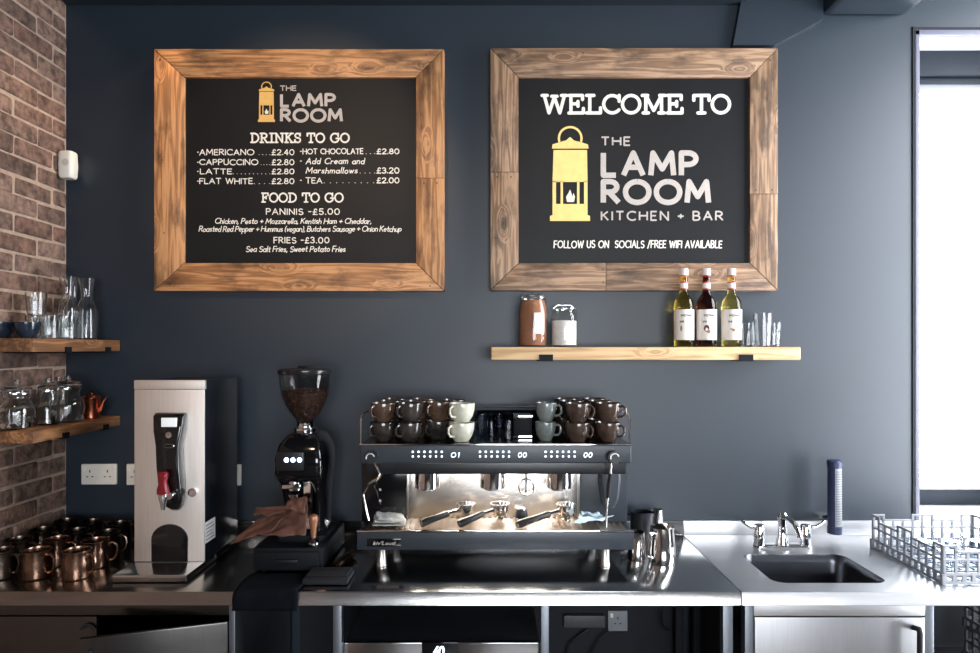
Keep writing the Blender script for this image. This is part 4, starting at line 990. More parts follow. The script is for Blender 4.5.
# upper body
ub = B().box(px(359.5, 2.30), px(631.5, 2.30), eyf, yb_, uz0, uz1 - .003, bev=.006, seg=3).build('upper_body', charcoal, t)
B().box(px(366, 2.33), px(626, 2.33), eyf + .03, CAMY + 2.50, uz0 - .045, uz0 + .002, bev=.004).build('underside_housing', black, t)
B().box(px(359, 2.30), px(632, 2.30), eyf - .001, eyf + .010, uz1 - .005, uz1, bev=.0015).build('top_edge', chrome, t)
B().box(px(361, 2.31), px(630, 2.31), eyf + .010, yb_, uz1 - .0045, uz1 - .0015).build('cup_tray', M('dark_cup_tray_steel', (.14, .14, .15), .16, 1, var=.05), t, smooth=0)
# rails
for s, xe in ((-1, px(361.5, 2.33)), (1, px(629, 2.33))):
    B().tube([(xe, eyf + .02, uz1 - .001), (xe, eyf + .02, uz1 + .088), (xe, eyf + .045, uz1 + .104), (xe, yb_ - .02, uz1 + .104), (xe, yb_ - .01, uz1 + .09), (xe, yb_ - .01, uz1 - .001)], .0035, 8).build('cup_rail', jugst, t)
B().tube([(px(361.5, 2.33), yb_ - .014, uz1 + .100), (px(629, 2.33), yb_ - .014, uz1 + .100)], .0035, 8).build('cup_rail', jugst, t)
B().box(px(364, 2.33), px(627, 2.33), yb_ - .012, yb_ - .008, uz1 + .0, uz1 + .085).build('rear_glass', pane_mat('smoked_panel', (.35, .38, .42), 1.5), t, smooth=0)
# knobs with crescent marks
for xc in (370, 614):
    kx, kzz = px(xc + .5, 2.27), pz(457.5, 2.27)
    kb = B().lathe([(0, .036), (.017, .036), (.020, .033), (.022, 0), (0, 0)], (kx, eyf - .034, kzz), 24, 'y').build('steam_knob', black, t)
    B().tube(arcp((kx, kzz), .0145, 15, 200, 14, 'xz', eyf - .036), .0022, 6).build('knob_mark', M('bright_mark', (.8, .8, .8), .25, .5), kb)
# three key pads
for k, (xa, dig) in enumerate(((412.8, '01'), (480, '00'), (545.6, '00'))):
    b = B()
    for r_, yy in ((0, 451.8), (1, 456.4)):
        for q in range(6):
            cx, cz = px(xa + q * 5.8, 2.3), pz(yy, 2.3); s_ = .0036 if r_ == 0 else .0032
            b.lathe([(0, .001), (s_, .001), (s_, 0), (0, 0)], (cx, eyf - .001, cz), 8, 'y')
    o = b.build('key_pad', whiteled, ub); o['label'] = 'two rows of small white touch keys'
    finish_flat(strokes(B(), dig, px(xa + 38, 2.3), px(xa + 46, 2.3), pz(457.2, 2.3), pz(452.6, 2.3), eyf - .0008, .0016, slant=.15, gap=.3), 'digits', whiteled, ub)
# name badge
bd = B().box(px(367, 2.3), px(401, 2.3), eyf - .004, eyf + .002, pz(546.5, 2.3), pz(538.5, 2.3), bev=.002).build('badge', gloss, t)
finish_flat(strokes(B(), "kiv'Loud", px(373.5, 2.3), px(394.5, 2.3), pz(544.4, 2.3), pz(541, 2.3), eyf - .0046, .0022, slant=.25), 'badge_lettering', greyp, bd)
# feet
for xc in (381, 605):
    for yy in (eyf + .05, yb_ - .04):
        B().lathe([(0, 0), (.020, 0), (.021, .004), (.021, .007), (.0185, .010), (.0185, .060), (.022, .0735), (0, .0735)], (px(xc, 2.34), yy, CZ + .0005), 20).build('foot', M('foot_chrome', (.62, .60, .56), .3, 1), t)
# group heads, spout
for xc in (428, 492.5, 558.5):
    gx_ = px(xc, 2.44); gy_ = CAMY + 2.42
    gh = B().lathe([(0, pz(488, 2.42)), (.036, pz(488, 2.42)), (.046, pz(487, 2.42)), (.047, pz(480, 2.42)), (.047, uz0 - .045), (0, uz0 - .045)], (gx_, gy_, 0), 28).build('group_head', chrome, t)
    B().cyl((gx_, gy_, pz(489.5, 2.42)), .030, .004, seg=20).build('shower_screen', steel_d, gh)
hx = px(526, 2.42)
b = B().tube([(hx, CAMY + 2.43, uz0 - .04), (hx, CAMY + 2.41, pz(480, 2.42)), (hx, CAMY + 2.40, pz(492, 2.42))], .006, 10)
b.tube([(hx + .028 * math.cos(R(a)), CAMY + 2.405, pz(486, 2.42) + .030 * math.sin(R(a))) for a in range(0, 360, 18)], .0032, 8, closed=True); b.build('hot_water_spout', chrome, t)
# LED lamp strip under the housing (the machine's own work light)
for xc in (460, 525):
    B().box(px(xc - 18, 2.47), px(xc + 18, 2.47), CAMY + 2.468, CAMY + 2.476, uz0 - .048, uz0 - .0452).build('work_light', warmled, t, smooth=0)
l = bpy.data.lights.new('machine_work_light', 'AREA'); l.shape = 'RECTANGLE'; l.size = .88; l.size_y = .05; l.energy = 7.5; l.color = (1, .92, .82)
lo = bpy.data.objects.new('machine_work_light', l); COL.objects.link(lo); lo.parent = t; lo.location = Vector((px(493, 2.45), CAMY + 2.47, uz0 - .052)) - WL[t.name]
# steam wands
b = B().tube([(px(373, 2.29), eyf + .0, pz(463, 2.29)), (px(376, 2.29), eyf - .01, pz(466, 2.28)), (px(380, 2.28), eyf - .02, pz(474, 2.28)), (px(377, 2.28), eyf - .02, pz(479, 2.28)), (px(369.5, 2.28), eyf - .015, pz(483.5, 2.28))], .0045, 10)
b.build('steam_pipe', chrome, t)
B().tube([(px(369.5, 2.285), eyf - .015, pz(483.5, 2.28)), (px(365, 2.30), eyf + .03, pz(488, 2.32)), (px(362, 2.32), eyf + .04, pz(495, 2.33)), (px(365, 2.31), eyf + .03, pz(509, 2.33)), (px(368, 2.31), eyf + .025, pz(521, 2.32))], .0045, 10).build('steam_wand', jugst, t)
B().tube([(px(611, 2.28), eyf + .0, pz(462, 2.28)), (px(611.5, 2.27), eyf - .015, pz(467, 2.27)), (px(611, 2.28), eyf - .01, pz(474, 2.28))], .0045, 10).build('steam_pipe', chrome, t)
B().tube([(px(611, 2.28), eyf - .01, pz(474, 2.28)), (px(609.2, 2.29), eyf + .0, pz(485, 2.29)), (px(608.2, 2.3), eyf + .01, pz(498, 2.30))], .0075, 10).build('wand_sleeve', rubber, t)
B().tube([(px(608.2, 2.3), eyf + .01, pz(497, 2.30)), (px(607, 2.305), eyf + .012, pz(512, 2.31)), (px(605.8, 2.315), eyf + .014, pz(527, 2.315))], .0042, 10).build('steam_wand', chrome, t)
for yy in (490, 501): B().lathe([(0, .004), (.004, .003), (.005, 0), (0, 0)], (px(380, 2.41), CAMY + 2.415, pz(yy, 2.41)), 12, 'y').build('indicator', M('indicator_chrome', (.9, .9, .9), .2, .6), t)

# ------------------------------------------------------------------ things on the machine
gz = mz_t + .0006
def portafilter(hd, tip, lab):
    """head position pixel, tip pixel"""
    hx_, hy_ = px(hd[0], hd[2]), CAMY + hd[2]; tx_, ty_ = px(tip[0], tip[2]), CAMY + tip[2]
    t = thing('portafilter', (hx_, hy_, gz), lab, 'portafilter', 'portafilters on the drip tray')
    zc = gz + .044; d = Vector((tx_ - hx_, ty_ - hy_, 0)); L_ = d.length; d.normalize()
    B().lathe([(.022, .012), (.030, .016), (.033, .034), (.034, .050), (.037, .052), (.037, .058), (.032, .058), (.030, .034), (.026, .020), (.010, .016)], (hx_, hy_, gz + .010), 26).build('basket_ring', chrome, t)
    b = B().lathe([(0, .018), (.018, .018), (.014, .008), (.009, .006), (0, .006)], (hx_, hy_, gz), 14)
    pr = Vector((-d.y, d.x, 0))
    for s in (-1, 1): b.tube([Vector((hx_, hy_, gz + .014)), Vector((hx_, hy_, gz + .012)) + pr * .014 * s, Vector((hx_, hy_, gz + .0065)) + pr * .024 * s], .0055, 8)
    b.build('twin_spout', chrome, t)
    e1 = Vector((hx_, hy_, zc)) + d * .032; e2 = Vector((hx_, hy_, zc - .004)) + d * .075; e3 = Vector((hx_, hy_, gz + .0165)) + d * L_
    B().tube([e1, e2], .0085, 12, radii=[.010, .0075]).build('neck', chrome, t)
    mid = e2.lerp(e3, .5)
    B().tube([e2, e2.lerp(e3, .08), mid, e2.lerp(e3, .93), e3], .013, 14, radii=[.0105, .0125, .0135, .0155, .0130]).build('handle', black, t)
portafilter((466, 514, 2.43), (421, 527, 2.335), 'portafilter closest to the grey folded cloth, handle towards the counter')
portafilter((500, 512, 2.43), (459, 527, 2.33), 'portafilter in the middle of the drip tray')
portafilter((566, 510, 2.42), (517, 528, 2.32), 'portafilter with its head by the pale blue cloth')
tx, ty = px(521.5, 2.42), CAMY + 2.42
t = thing('tamper', (tx, ty, gz), 'black dome tamper among the portafilters on the drip tray', 'tamper')
B().lathe([(0, 0), (.024, 0), (.025, .003), (.025, .012), (.021, .016), (0, .016)], (tx, ty, gz), 22).build('base', chrome, t)
B().lathe([(.021, .016), (.0235, .024), (.022, .038), (.017, .047), (.0165, .048), (0, .048)], (tx, ty, gz), 22).build('grip', charcoal, t)
B().lathe([(0, .0481), (.0165, .0481), (.015, .052), (0, .053)], (tx, ty, gz), 22).build('cap', chrome, t)
# cloths
b = B(); Z = gz
def gp(x, y, z=None, D=None):
    """pixel -> point on the tray plane"""
    z = gz if z is None else z; D = (CAMZ - z) * FPX / (y - VY); return Vector((px(x, D), CAMY + D, z))
def lift(p, h): return Vector((p.x, p.y, p.z + h))
A = [gp(372, 528), gp(407, 528), gp(403, 519), gp(374, 519)]
patch(b, [lift(p, .002) for p in A], 16, 12, .004, 1, 1, .006); patch(b, [lift(A[0], .012) + Vector((.006, .004, 0)), lift(A[1], .010), lift(A[2], .020), lift(A[3], .022)], 16, 12, .006, 4, 1.2, .006)
patch(b, [lift(A[0], .016) + Vector((.02, .012, 0)), lift(A[1], .013) - Vector((.006, 0, 0)), lift(A[2], .028) - Vector((.01, 0, 0)), lift(A[3], .030)], 16, 12, .006, 6, 1.2, .006)
o = thick(b.build('bar_cloth', cloth_g, smooth=180), .003); tag(o, 'folded grey white bar cloth by the left steam wand', 'cloth')
b = B()
patch(b, [lift(gp(573, 529.5), .004), lift(gp(602, 525.5), .006), lift(gp(620, 520), .003), lift(gp(582, 517), .026)], 22, 16, .011, 2, 1.0, .007)
patch(b, [lift(gp(581, 523), .018), lift(gp(601, 523), .010), lift(gp(607, 519), .016), lift(gp(585, 517), .042)], 18, 12, .012, 9, 1.0, .006)
o = thick(b.build('bar_cloth', cloth_b, smooth=180), .0022); tag(o, 'crumpled pale blue bar cloth at the right of the drip tray', 'cloth')

# cups
def glaze(name, c1, c2, rough=.22):
    m, nt, b_ = newmat(name); L = nt.links.new; v = coords(nt, (1, 1, 1), 4)
    n_ = N(nt, 'ShaderNodeTexNoise', Scale=24.0, Detail=5.0, Roughness=.6); L(v, n_.inputs['Vector'])
    L(ramp(nt, n_.outputs['Fac'], [(.3, c1), (.7, c2)]), b_.inputs['Base Color']); b_.inputs['Roughness'].default_value = rough; b_.inputs['Coat Weight'].default_value = .3; return m
g_brown = glaze('brown_reactive_glaze', (.032, .020, .015), (.085, .054, .040), .16); g_dark = glaze('dark_bronze_glaze', (.012, .011, .011), (.050, .040, .033), .16)
g_cop = glaze('copper_brown_glaze', (.045, .026, .018), (.115, .068, .043), .16); g_white = glaze('speckled_cream_glaze', (.42, .42, .32), (.62, .60, .50)); g_green = glaze('grey_green_glaze', (.10, .12, .115), (.20, .22, .20))
CH = .0705
def cup(name, m, s=1.0):
    p = proto(name)
    pr = [(0, .002), (.024, 0), (.027, .001), (.029, .005), (.040, .022), (.0465, .045), (.048, .068), (.0475, CH), (.0455, CH), (.0445, .066), (.043, .045), (.036, .022), (.022, .010), (0, .009)]
    B().lathe([(r * s, z) for r, z in pr], (0, 0, 0), 28).build('body', m, p)
    B().tube([(.044 * s, 0, .058), (.058 * s, 0, .062), (.069 * s, 0, .054), (.070 * s, 0, .036), (.060 * s, 0, .024), (.040 * s, 0, .022)], .0042, 8, radii=[.005, .0045, .0042, .0042, .0045, .005]).build('handle', m, p)
    return p
cups = {k: cup('coffee_cup', m, s) for k, m, s in (('brown', g_brown, 1), ('dark', g_dark, 1), ('copper', g_cop, 1), ('cream', g_white, 1), ('green', g_green, .82))}
NAMES = {'brown': 'brown stoneware', 'dark': 'dark bronze stoneware', 'copper': 'copper brown stoneware', 'cream': 'speckled cream stoneware', 'green': 'small grey green'}
TZ = uz1 - .001
Df = 2.374
stacks = [  # pixel x, D, lower kind, upper kind, handle angle, where
 (383, Df + .012, 'dark', 'copper', 200, 'in the front stack at the wall-corner end of the machine'), (410, Df + .004, 'dark', 'dark', 195, 'in the second front stack from the machine rail'),
 (438, Df + .058, 'dark', 'copper', 200, 'in the stack tucked behind the cream cups'), (461.5, Df, 'cream', 'cream', 195, 'in the pale stack near the middle'),
 (390, Df + .118, 'dark', 'dark', 195, 'behind the end stack by the rail'), (417, Df + .112, 'brown', 'copper', 195, 'behind the second stack from the rail'), (453, Df + .165, 'brown', 'brown', 195, 'behind the stack next to the cream cups'),
 (395, Df + .222, 'brown', 'brown', 195, 'in the rearmost stack by the rail'), (423, Df + .218, 'brown', 'copper', 195, 'in the rearmost stack, second from the rail'),
 (545.5, Df + .02, 'green', 'green', 10, 'in the small stack between the dark glasses and brown cups'),
 (577.5, Df + .0, 'brown', 'brown', -18, 'in the front stack nearest the green cups'), (608, Df + .006, 'brown', 'brown', -14, 'in the front stack at the window end of the machine'),
 (571, Df + .112, 'brown', 'dark', -22, 'behind the front stack nearest the green cups'), (600, Df + .115, 'brown', 'brown', -22, 'behind the front stack at the window end'),
 (566, Df + .22, 'brown', 'brown', -22, 'in the rearmost stack nearest the green cups'), (594, Df + .222, 'dark', 'brown', -22, 'in the rearmost stack at the window end')]
for (xp, D, lo_, up, ang, where) in stacks:
    for lev, kind in ((0, lo_), (1, up)):
        place(cups[kind], USED, (px(xp, D) + lev * .002, CAMY + D, TZ + lev * (CH + .001)), R(ang + (35 if xp < 500 else -28) + lev * 4), '%s %s cup %s' % ('upper' if lev else 'lower', NAMES[kind], where), 'cup', 'stacked cups on the espresso machine')
# polished steel box and dark glasses between the cups
x0, x1 = px(514, 2.44), px(532, 2.44)
t = thing('steel_canister', ((x0 + x1) / 2, CAMY + 2.48, TZ), 'small dark square canister with a chrome rim on the machine', 'canister')
B().box(x0, x1, CAMY + 2.44, CAMY + 2.52, TZ + .012, TZ + .078, bev=.003).build('body', blackm, t); B().box(x0 - .002, x1 + .002, CAMY + 2.438, CAMY + 2.522, TZ + .078, TZ + .090, bev=.002).build('rim', chrome, t)
B().box(x0 - .001, x1 + .001, CAMY + 2.439, CAMY + 2.521, TZ + .0003, TZ + .012, bev=.002).build('foot_band', chrome, t)
dg = pane_mat('smoky_glass', (.62, .66, .70), 1.5)
for i, (xp, D, lab) in enumerate(((483, 2.47, 'smoky clear glass beside the cream cups'), (500, 2.52, 'smoky clear glass beside the chrome rimmed canister'))):
    o = B().lathe(wall_prof([(.024, 0), (.027, .003), (.030, .045), (.033, .088)], .002), (0, 0, 0), 24).build('drinking_glass', dg, None, origin=(0, 0, 0)); o.location = (px(xp, D), CAMY + D, TZ); tag(o, lab, 'glass', 'smoky glasses on the espresso machine')

# ------------------------------------------------------------------ jugs by the machine
def jug(loc, r, h, ang, lab, m, lidm=None, wire=True):
    t = thing('milk_jug', loc, lab, 'jug')
    prof = [(r, .0), (r * 1.03, .004), (r * 1.03, h * .25), (r * .97, h * .6), (r * .90, h * .85), (r * .92, h)]
    seg = 32; rings = []
    def ring(rad, z, sp):
        o = []
        for k in range(seg):
            a = 2 * math.pi * k / seg; da = (a - R(ang + 180) + math.pi) % (2 * math.pi) - math.pi
            q = rad + sp * math.exp(-(da / .38) ** 2); o.append((loc[0] + q * math.cos(a), loc[1] + q * math.sin(a), loc[2] + z))
        return o
    for i, (rad, z) in enumerate(prof): rings.append(ring(rad, z, (0, 0, 0, .002, .008, .017)[i] * r / .048))
    for i, (rad, z) in reversed(list(enumerate(prof))[1:]): rings.append(ring(rad - .0015, z if i == 5 else z + .001, (0, 0, 0, .002, .008, .017)[i] * r / .048))
    b = B().loft(rings); b.build('body', m, t)
    c, s = math.cos(R(ang)), math.sin(R(ang))
    if wire:
        for dq in (-.006, .006):
            B().tube([(loc[0] + c * q - s * dq, loc[1] + s * q + c * dq, loc[2] + z) for q, z in ((r * .9, h * .86), (r * 1.25, h * .90), (r * 1.62, h * .84), (r * 1.66, h * .55), (r * 1.6, h * .30), (r * 1.28, h * .20), (r * 1.0, h * .22))], .0032, 8).build('handle', m, t)
    else:
        B().tube([(loc[0] + c * q, loc[1] + s * q, loc[2] + z) for q, z in ((r * .9, h * .86), (r * 1.3, h * .88), (r * 1.5, h * .7), (r * 1.45, h * .4), (r * 1.0, h * .25))], .006, 8).build('handle', m, t)
    return t
jug((px(662, 2.393), CAMY + 2.393, CZ + .0005), .048, .132, 217, 'tall polished steel milk jug at the end of the machine', jugst)
jug((.5485, CAMY + 2.425, CZ + .0005), .032, .105, 100, 'small steel milk jug half hidden by the machine corner', jugst)
jug((px(641, 2.58), CAMY + 2.58, CZ + .0005), .046, .142, 150, 'black milk jug behind the polished steel one', M('black_jug_coat', (.012, .014, .018), .32, .2), wire=False)
jug((px(658, 2.63), CAMY + 2.63, CZ + .0005), .021, .138, 90, 'slim steel jug behind the tall polished jug', jugst)

# ------------------------------------------------------------------ storage jars and bottles on the pine shelf
SZ = 1.7045; Dj = 2.63
def clip_jar(xp, r, h, fillz, fillm, lab, with_glint):
    loc = (px(xp, Dj), CAMY + Dj, SZ); t = thing('storage_jar', loc, lab, 'jar')
    pr = [(r * .88, 0), (r * .97, .006), (r, .03), (r, h * .66), (r * .97, h * .74), (r * .80, h * .86), (r * .78, h * .90), (r * .84, h * .915), (r * .84, h * .93)]
    B().lathe(wall_prof(pr, .003), loc, 32).build('jar_body', thin_g, t)
    fi = [(0, .008)] + [(max(.004, q - .0045), z) for q, z in pr if .006 < z < fillz] + [(max(.004, (r if fillz < h * .7 else r * .82) - .0045), fillz), (0, fillz + .004)]
    f = B().lathe([(0, .0075), (r * .9, .0075)] + fi[1:], loc, 32).build('contents', fillm, t)
    B().lathe([(0, h * .935), (r * .83, h * .935), (r * .85, h * .95), (r * .80, h * .985), (0, h)], loc, 28).build('lid', thin_g, t)
    B().tube(arcp((loc[0], loc[1]), r * .88, 0, 350, 28, 'xy', loc[2] + h * .90), .0017, 6).build('wire_clip', chrome, t)
    b = B().tube([(loc[0] + r * .88, loc[1], loc[2] + h * .90), (loc[0] + r * .95, loc[1] - .01, loc[2] + h * .80), (loc[0] + r * .75, loc[1] - r * .6, loc[2] + h * .76)], .0016, 6)
    b.tube([(loc[0] - r * .85, loc[1], loc[2] + h * .90), (loc[0] - r * .5, loc[1], loc[2] + h * .995), (loc[0] + r * .5, loc[1], loc[2] + h * .995), (loc[0] + r * .85, loc[1], loc[2] + h * .90)], .0010, 6); b.build('wire_bail', chrome, t)
    if with_glint:
        vs = []; 
        for k in range(9):
            a = R(-102 + 44 * k / 8 + 12)
            for z in (h * .24, h * .62): vs.append((loc[0] + (r + .0008) * math.cos(a), loc[1] + (r + .0008) * math.sin(a), loc[2] + z))
        B().raw(vs, [(2 * k, 2 * k + 1, 2 * k + 3, 2 * k + 2) for k in range(8)]).build('glint_patch', M('white_glint_paint', (.72, .70, .66), .7), t)  # white patch painted on as a window highlight in the glass
thin_g = pane_mat('jar_glass', (.95, .96, .95), 1.45)
clip_jar(533, .061, .222, .190, M('cocoa_powder', (.34, .140, .075), .85, var=.15, vs=30, bump=.5, bs=80), 'tall clip-top jar filled with brown cocoa powder', True)
marsh = M('white_marshmallows', (.82, .76, .73), .85, var=.10, vs=60, bump=1.0, bs=90)
clip_jar(564, .055, .172, .106, marsh, 'shorter clip-top jar half filled with white marshmallows', False)

def bottle(xp, lab, liquid, art):
    loc = (px(xp, Dj), CAMY + Dj - .005, SZ); t = thing('syrup_bottle', loc, lab, 'bottle', 'syrup bottles on the pine shelf')
    r = .0405
    B().lathe([(0, .004), (.030, 0), (.038, .002), (r, .008), (r, .170), (.038, .186), (.028, .204), (.018, .220), (.0155, .235), (.0150, .285), (.0165, .288), (.0165, .294), (0, .294)], loc, 32).build('glass_body', liquid, t)
    def band(r_, z0, z1, a0, a1, name, m, n=18, par=t):
        vs = []
        for k in range(n + 1):
            a = R(a0 + (a1 - a0) * k / n)
            for z in (z0, z1): vs.append((loc[0] + r_ * math.cos(a), loc[1] + r_ * math.sin(a), loc[2] + z))
        return B().raw(vs, [(2 * k, 2 * k + 1, 2 * k + 3, 2 * k + 2) for k in range(n)]).build(name, m, par)
    lbm = M('bottle_label_paper', (.78, .72, .66), .55, var=.03)
    lb = band(r + .0006, .028, .152, -178, -2, 'label', lbm)
    band(.0162, .238, .262, 0, 360, 'neck_label', lbm); band(.0166, .2345, .2395, 0, 360, 'red_band', redp); band(.0166, .2610, .2655, 0, 360, 'red_band', redp)
    B().lathe([(0, .289), (.0172, .289), (.0172, .318), (.0155, .321), (0, .321)], loc, 20).build('cap', M('bottle_cap_white', (.70, .62, .58), .45), t)
    band(.0176, .288, .293, 0, 360, 'red_band', redp)
    # printed name and picture, wrapped on the curve
    def wrap(b, name, m):
        for v in b.bm.verts:
            a = (v.co.x) / r - math.pi / 2; z = v.co.z; v.co = Vector((loc[0] + (r + .0011) * math.cos(a), loc[1] + (r + .0011) * math.sin(a), loc[2] + z))
        finish_flat(b, name, m, lb)
    wrap(strokes(B(), 'MONIN', -.022, .022, .1235, .132, 0, .0018, gap=.3), 'label_lettering', slot)
    rnd = random.Random(int(xp)); 
    b = strokes(B(), 'syrup', -.027, -.012, .100, .110, 0, .0013, slant=.2); wrap(b, 'label_lettering', slot)
    for (cx, cz, rx, rz_, m) in art:
        wrap(B().raw([(cx + rx * math.cos(R(q * 30)), 0, cz + rz_ * math.sin(R(q * 30))) for q in range(12)], [tuple(range(12))]), 'label_picture', m)
redp = M('red_print', (.50, .05, .045), .5)
brn = M('nut_brown_print', (.09, .025, .015), .5); brn2 = M('tan_print', (.38, .17, .09), .5); grnp = M('olive_print', (.30, .26, .12), .5)
def tint(name, c): return M(name, c, .03, 0, var=.03, trans=1, ior=1.38)
bottle(683.5, 'syrup bottle with golden liquid, label almost plain, by the jars', tint('golden_syrup', (.88, .62, .10)), ((-.022, .075, .004, .012, grnp),))
bottle(706, 'syrup bottle with dark brown liquid, between two golden ones', tint('dark_syrup', (.10, .018, .012)), ((-.012, .075, .011, .014, brn), (-.004, .062, .008, .007, brn2), (.022, .078, .003, .010, brn2)))
bottle(731, 'syrup bottle with golden liquid beside the clear tumblers', tint('pale_golden_syrup', (.90, .72, .20)), ((-.006, .068, .007, .006, brn2), (-.014, .072, .006, .003, grnp)))
tm2 = fluted(.0275, .0325, .100, 10).build('tumbler', glass, None, origin=(0, 0, 0)); fst = True
TG2 = 'clear tumblers on the pine shelf'
for (xp, D, z, lab) in ((747.5, 2.665, 0, 'clear cut tumbler partly behind the last syrup bottle'), (773, 2.685, 0, 'clear cut tumbler at the outer end of the shelf group')):
    o = tm2 if fst else tm2.copy()
    if not fst: COL.objects.link(o)
    fst = False; o.location = (px(xp, D), CAMY + D, SZ + z); tag(o, lab, 'tumbler', TG2)

o = fluted(.029, .0365, .136, 11).build('tumbler', glass, None, origin=(0, 0, 0)); o.location = (px(762.5, 2.595), CAMY + 2.595, SZ); tag(o, 'taller clear cut tumbler standing foremost in the shelf group', 'tumbler', TG2)
# ------------------------------------------------------------------ sink taps, tube, dish racks
ty = -.185; cx = px(783, 2.56)
t = thing('mixer_tap', (cx, ty, CZ), 'chrome two-lever mixer tap behind the sink', 'tap')
B().loft([rr(cx, ty, hw, .022, .018, z, 5) for z, hw in ((CZ + .0005, .115), (CZ + .006, .116), (CZ + .012, .110), (CZ + .014, .10))]).build('base_plate', chrome, t)
B().lathe([(0, .012), (.026, .012), (.024, .03), (.018, .05), (.016, .085), (.017, .112), (.020, .118), (.020, .132), (.014, .142), (0, .145)], (cx, ty, CZ), 20).build('spout_column', chrome, t)
B().tube([(cx, ty, CZ + .120), (cx + .001, ty - .05, CZ + .130), (cx + .002, ty - .10, CZ + .122), (cx + .002, ty - .135, CZ + .095), (cx + .002, ty - .14, CZ + .08)], .010, 12).build('spout', chrome, t)
for s in (-1, 1):
    vx = cx + s * .093
    v = B().lathe([(0, .012), (.022, .012), (.021, .03), (.020, .085), (.017, .092), (0, .093)], (vx, ty, CZ), 18).build('valve', chrome, t)
    B().tube([(vx, ty, CZ + .082), (vx + s * .035, ty - .005, CZ + .084), (vx + s * .060, ty - .01, CZ + .098), (vx + s * .072, ty - .01, CZ + .112)], .006, 10, radii=[.009, .007, .006, .008]).build('lever', chrome, v)
# perforated tube
Dt = 2.66; tx = px(834.5, Dt); tz0, tz1 = pz(533, Dt), pz(460, Dt); rt = .0265
t = thing('perforated_tube', (tx, CAMY + Dt, tz0), 'navy capped upright tube with a perforated pale front behind the sink', 'tube')
navyp = M('navy_plastic', (.020, .028, .075), .4); palep = M('pale_grey_plastic', (.26, .27, .29), .5)
B().cyl((tx, CAMY + Dt, tz0), rt, tz1 - tz0 - .012, seg=28).build('tube', navyp, t)
B().lathe([(0, tz1 - .025), (rt + .003, tz1 - .025), (rt + .003, tz1 - .006), (rt - .003, tz1), (0, tz1)], (tx, CAMY + Dt, 0), 28).build('top_cap', navyp, t)
B().lathe([(0, tz0 - .001), (rt + .002, tz0 - .001), (rt + .002, tz0 + .028), (0, tz0 + .028)], (tx, CAMY + Dt, 0), 28).build('bottom_cap', navyp, t)
vs = []
for k in range(13):
    a = R(-112 + 96 * k / 12)
    for z in (tz0 + .032, tz1 - .032): vs.append((tx + (rt + .001) * math.cos(a), CAMY + Dt + (rt + .001) * math.sin(a), z))
pp = B().raw(vs, [(2 * k, 2 * k + 1, 2 * k + 3, 2 * k + 2) for k in range(12)]).build('perforated_face', palep, t)
b = B(); nz_ = 22
for k in range(nz_):
    for q in range(5):
        a = R(-100 + 72 * q / 4); z = tz0 + .045 + (tz1 - tz0 - .09) * k / (nz_ - 1)
        c = Vector((tx + (rt + .0014) * math.cos(a), CAMY + Dt + (rt + .0014) * math.sin(a), z)); u = Vector((-math.sin(a), math.cos(a), 0))
        b.raw([c + u * .0021 * math.cos(R(60 * w)) + Vector((0, 0, .0030 * math.sin(R(60 * w)))) for w in range(6)], [tuple(range(6))])
b.build('hole', slot, pp, smooth=0)
B().box(tx - .055, tx + .01, CAMY + Dt + rt - .004, -.0165, tz0 + .055, tz0 + .068).build('wall_clip', jugst, t)

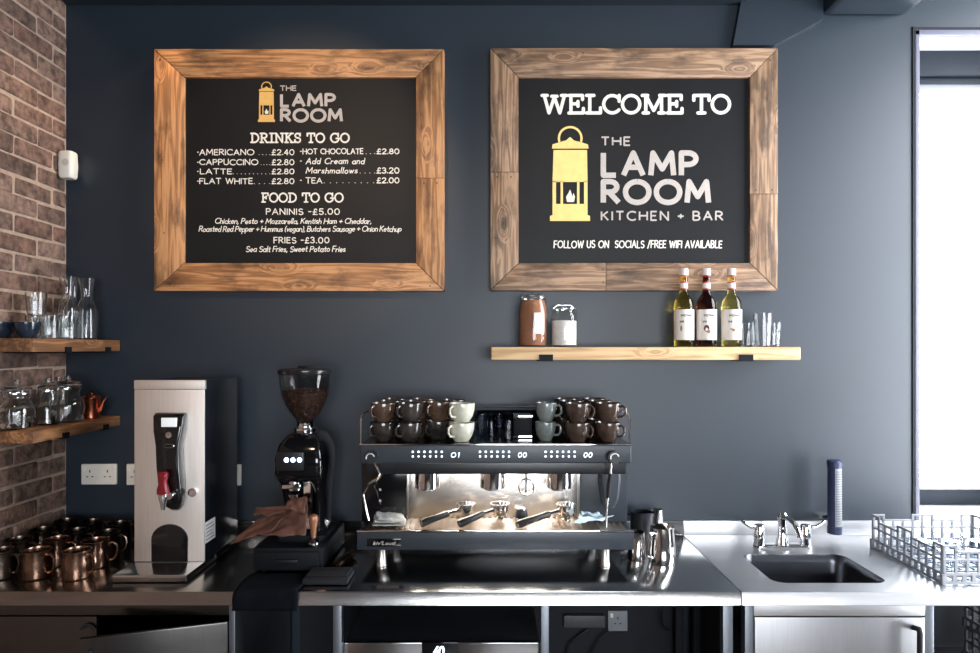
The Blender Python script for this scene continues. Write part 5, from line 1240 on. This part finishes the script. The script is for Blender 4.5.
def rack_proto(name, m):
    """open glass-washer basket, 0.40 m square, origin at base centre"""
    p = proto(name); S = .20; H = .135
    b = B()
    for k in range(9):
        q = -S + .01 + (2 * S - .02) * k / 8; b.box(q - .003, q + .003, -S, S, .006, .012); b.box(-S, S, q - .003, q + .003, .006, .012)
    b.build('base_grid', m, p, smooth=0)
    for ang in (0, 90, 180, 270):
        b = B(); Lh = S
        def bar(u0, u1, z0, z1, d=.006): b.box(u0, u1, -S - d / 2, -S + d / 2, z0, z1, bev=.0012, seg=1)
        bar(-Lh, Lh, .002, .012, .008); bar(-Lh, Lh, .032, .042, .008)
        nb = 12
        for k in range(nb + 1):
            u = -Lh + .006 + (2 * Lh - .012) * k / nb; bar(u - .008, u + .008, .010, .034, .007)
        bar(-Lh, Lh, .080, .088, .007)
        nv = 10
        for k in range(nv + 1):
            u = -Lh + .004 + (2 * Lh - .008) * k / nv; hi = H if k in (0, 1, 4, 5, 6, 9, 10) else .115; bar(u - .0055, u + .0055, .038, hi - .004, .006)
        for (k0, k1, hi) in ((0, 1, H), (1, 4, .115), (4, 6, H), (6, 9, .115), (9, 10, H)):
            u0, u1 = (-Lh + .004 + (2 * Lh - .008) * k / nv for k in (k0, k1)); bar(u0 - .0055, u1 + .0055, hi - .008, hi)
        bmesh.ops.transform(b.bm, matrix=Matrix.Rotation(R(ang), 4, 'Z'), verts=b.bm.verts)
        b.build('side_lattice', m, p, smooth=0)
    for sx in (-1, 1):
        for sy_ in (-1, 1): B().box(sx * S - .008, sx * S + .008, sy_ * S - .008, sy_ * S + .008, 0, .037, bev=.003).build('corner_foot', m, p)
    return p
rackm = M('grey_white_rack_plastic', (.26, .27, .29), .45, var=.05)
rk = rack_proto('glass_rack', rackm)
rx, ry = 1.722, -.39
place(rk, USED, (rx, ry, CZ + .0005), 0, 'open plastic glass-washer rack on the draining worktop', 'rack', None)
tg3 = B().lathe([(0, .084), (.028, .085), (.031, .080), (.036, 0), (.0335, 0), (.0285, .078), (0, .079)], (0, 0, 0), 22).build('tumbler', pane_mat('rack_tumbler_glass', (.92, .94, .96), 1.5), None, origin=(0, 0, 0)); fst = True
for j in range(3):
    for i in range(4):
        o = tg3 if fst else tg3.copy()
        if not fst: COL.objects.link(o)
        fst = False; o.location = (rx - .145 + .096 * i, ry - .145 + .12 * j, CZ + .0128)
        tag(o, 'upturned clear tumbler in the rack, %s row, %s from the sink side' % (('front', 'middle', 'rear')[j], ('first', 'second', 'third', 'fourth')[i]), 'tumbler', 'upturned tumblers in the glass rack')
rk2 = rack_proto('glass_rack', M('dark_rack_plastic', (.05, .054, .06), .6))
place(rk2, USED, (2.10, -.38, .4455), 0, 'lower grey glass rack stored under the draining worktop', 'rack', None)
place(rk2, USED, (2.10, -.38, .4455 + .1355), 0, 'upper grey glass rack stored under the draining worktop', 'rack', None)
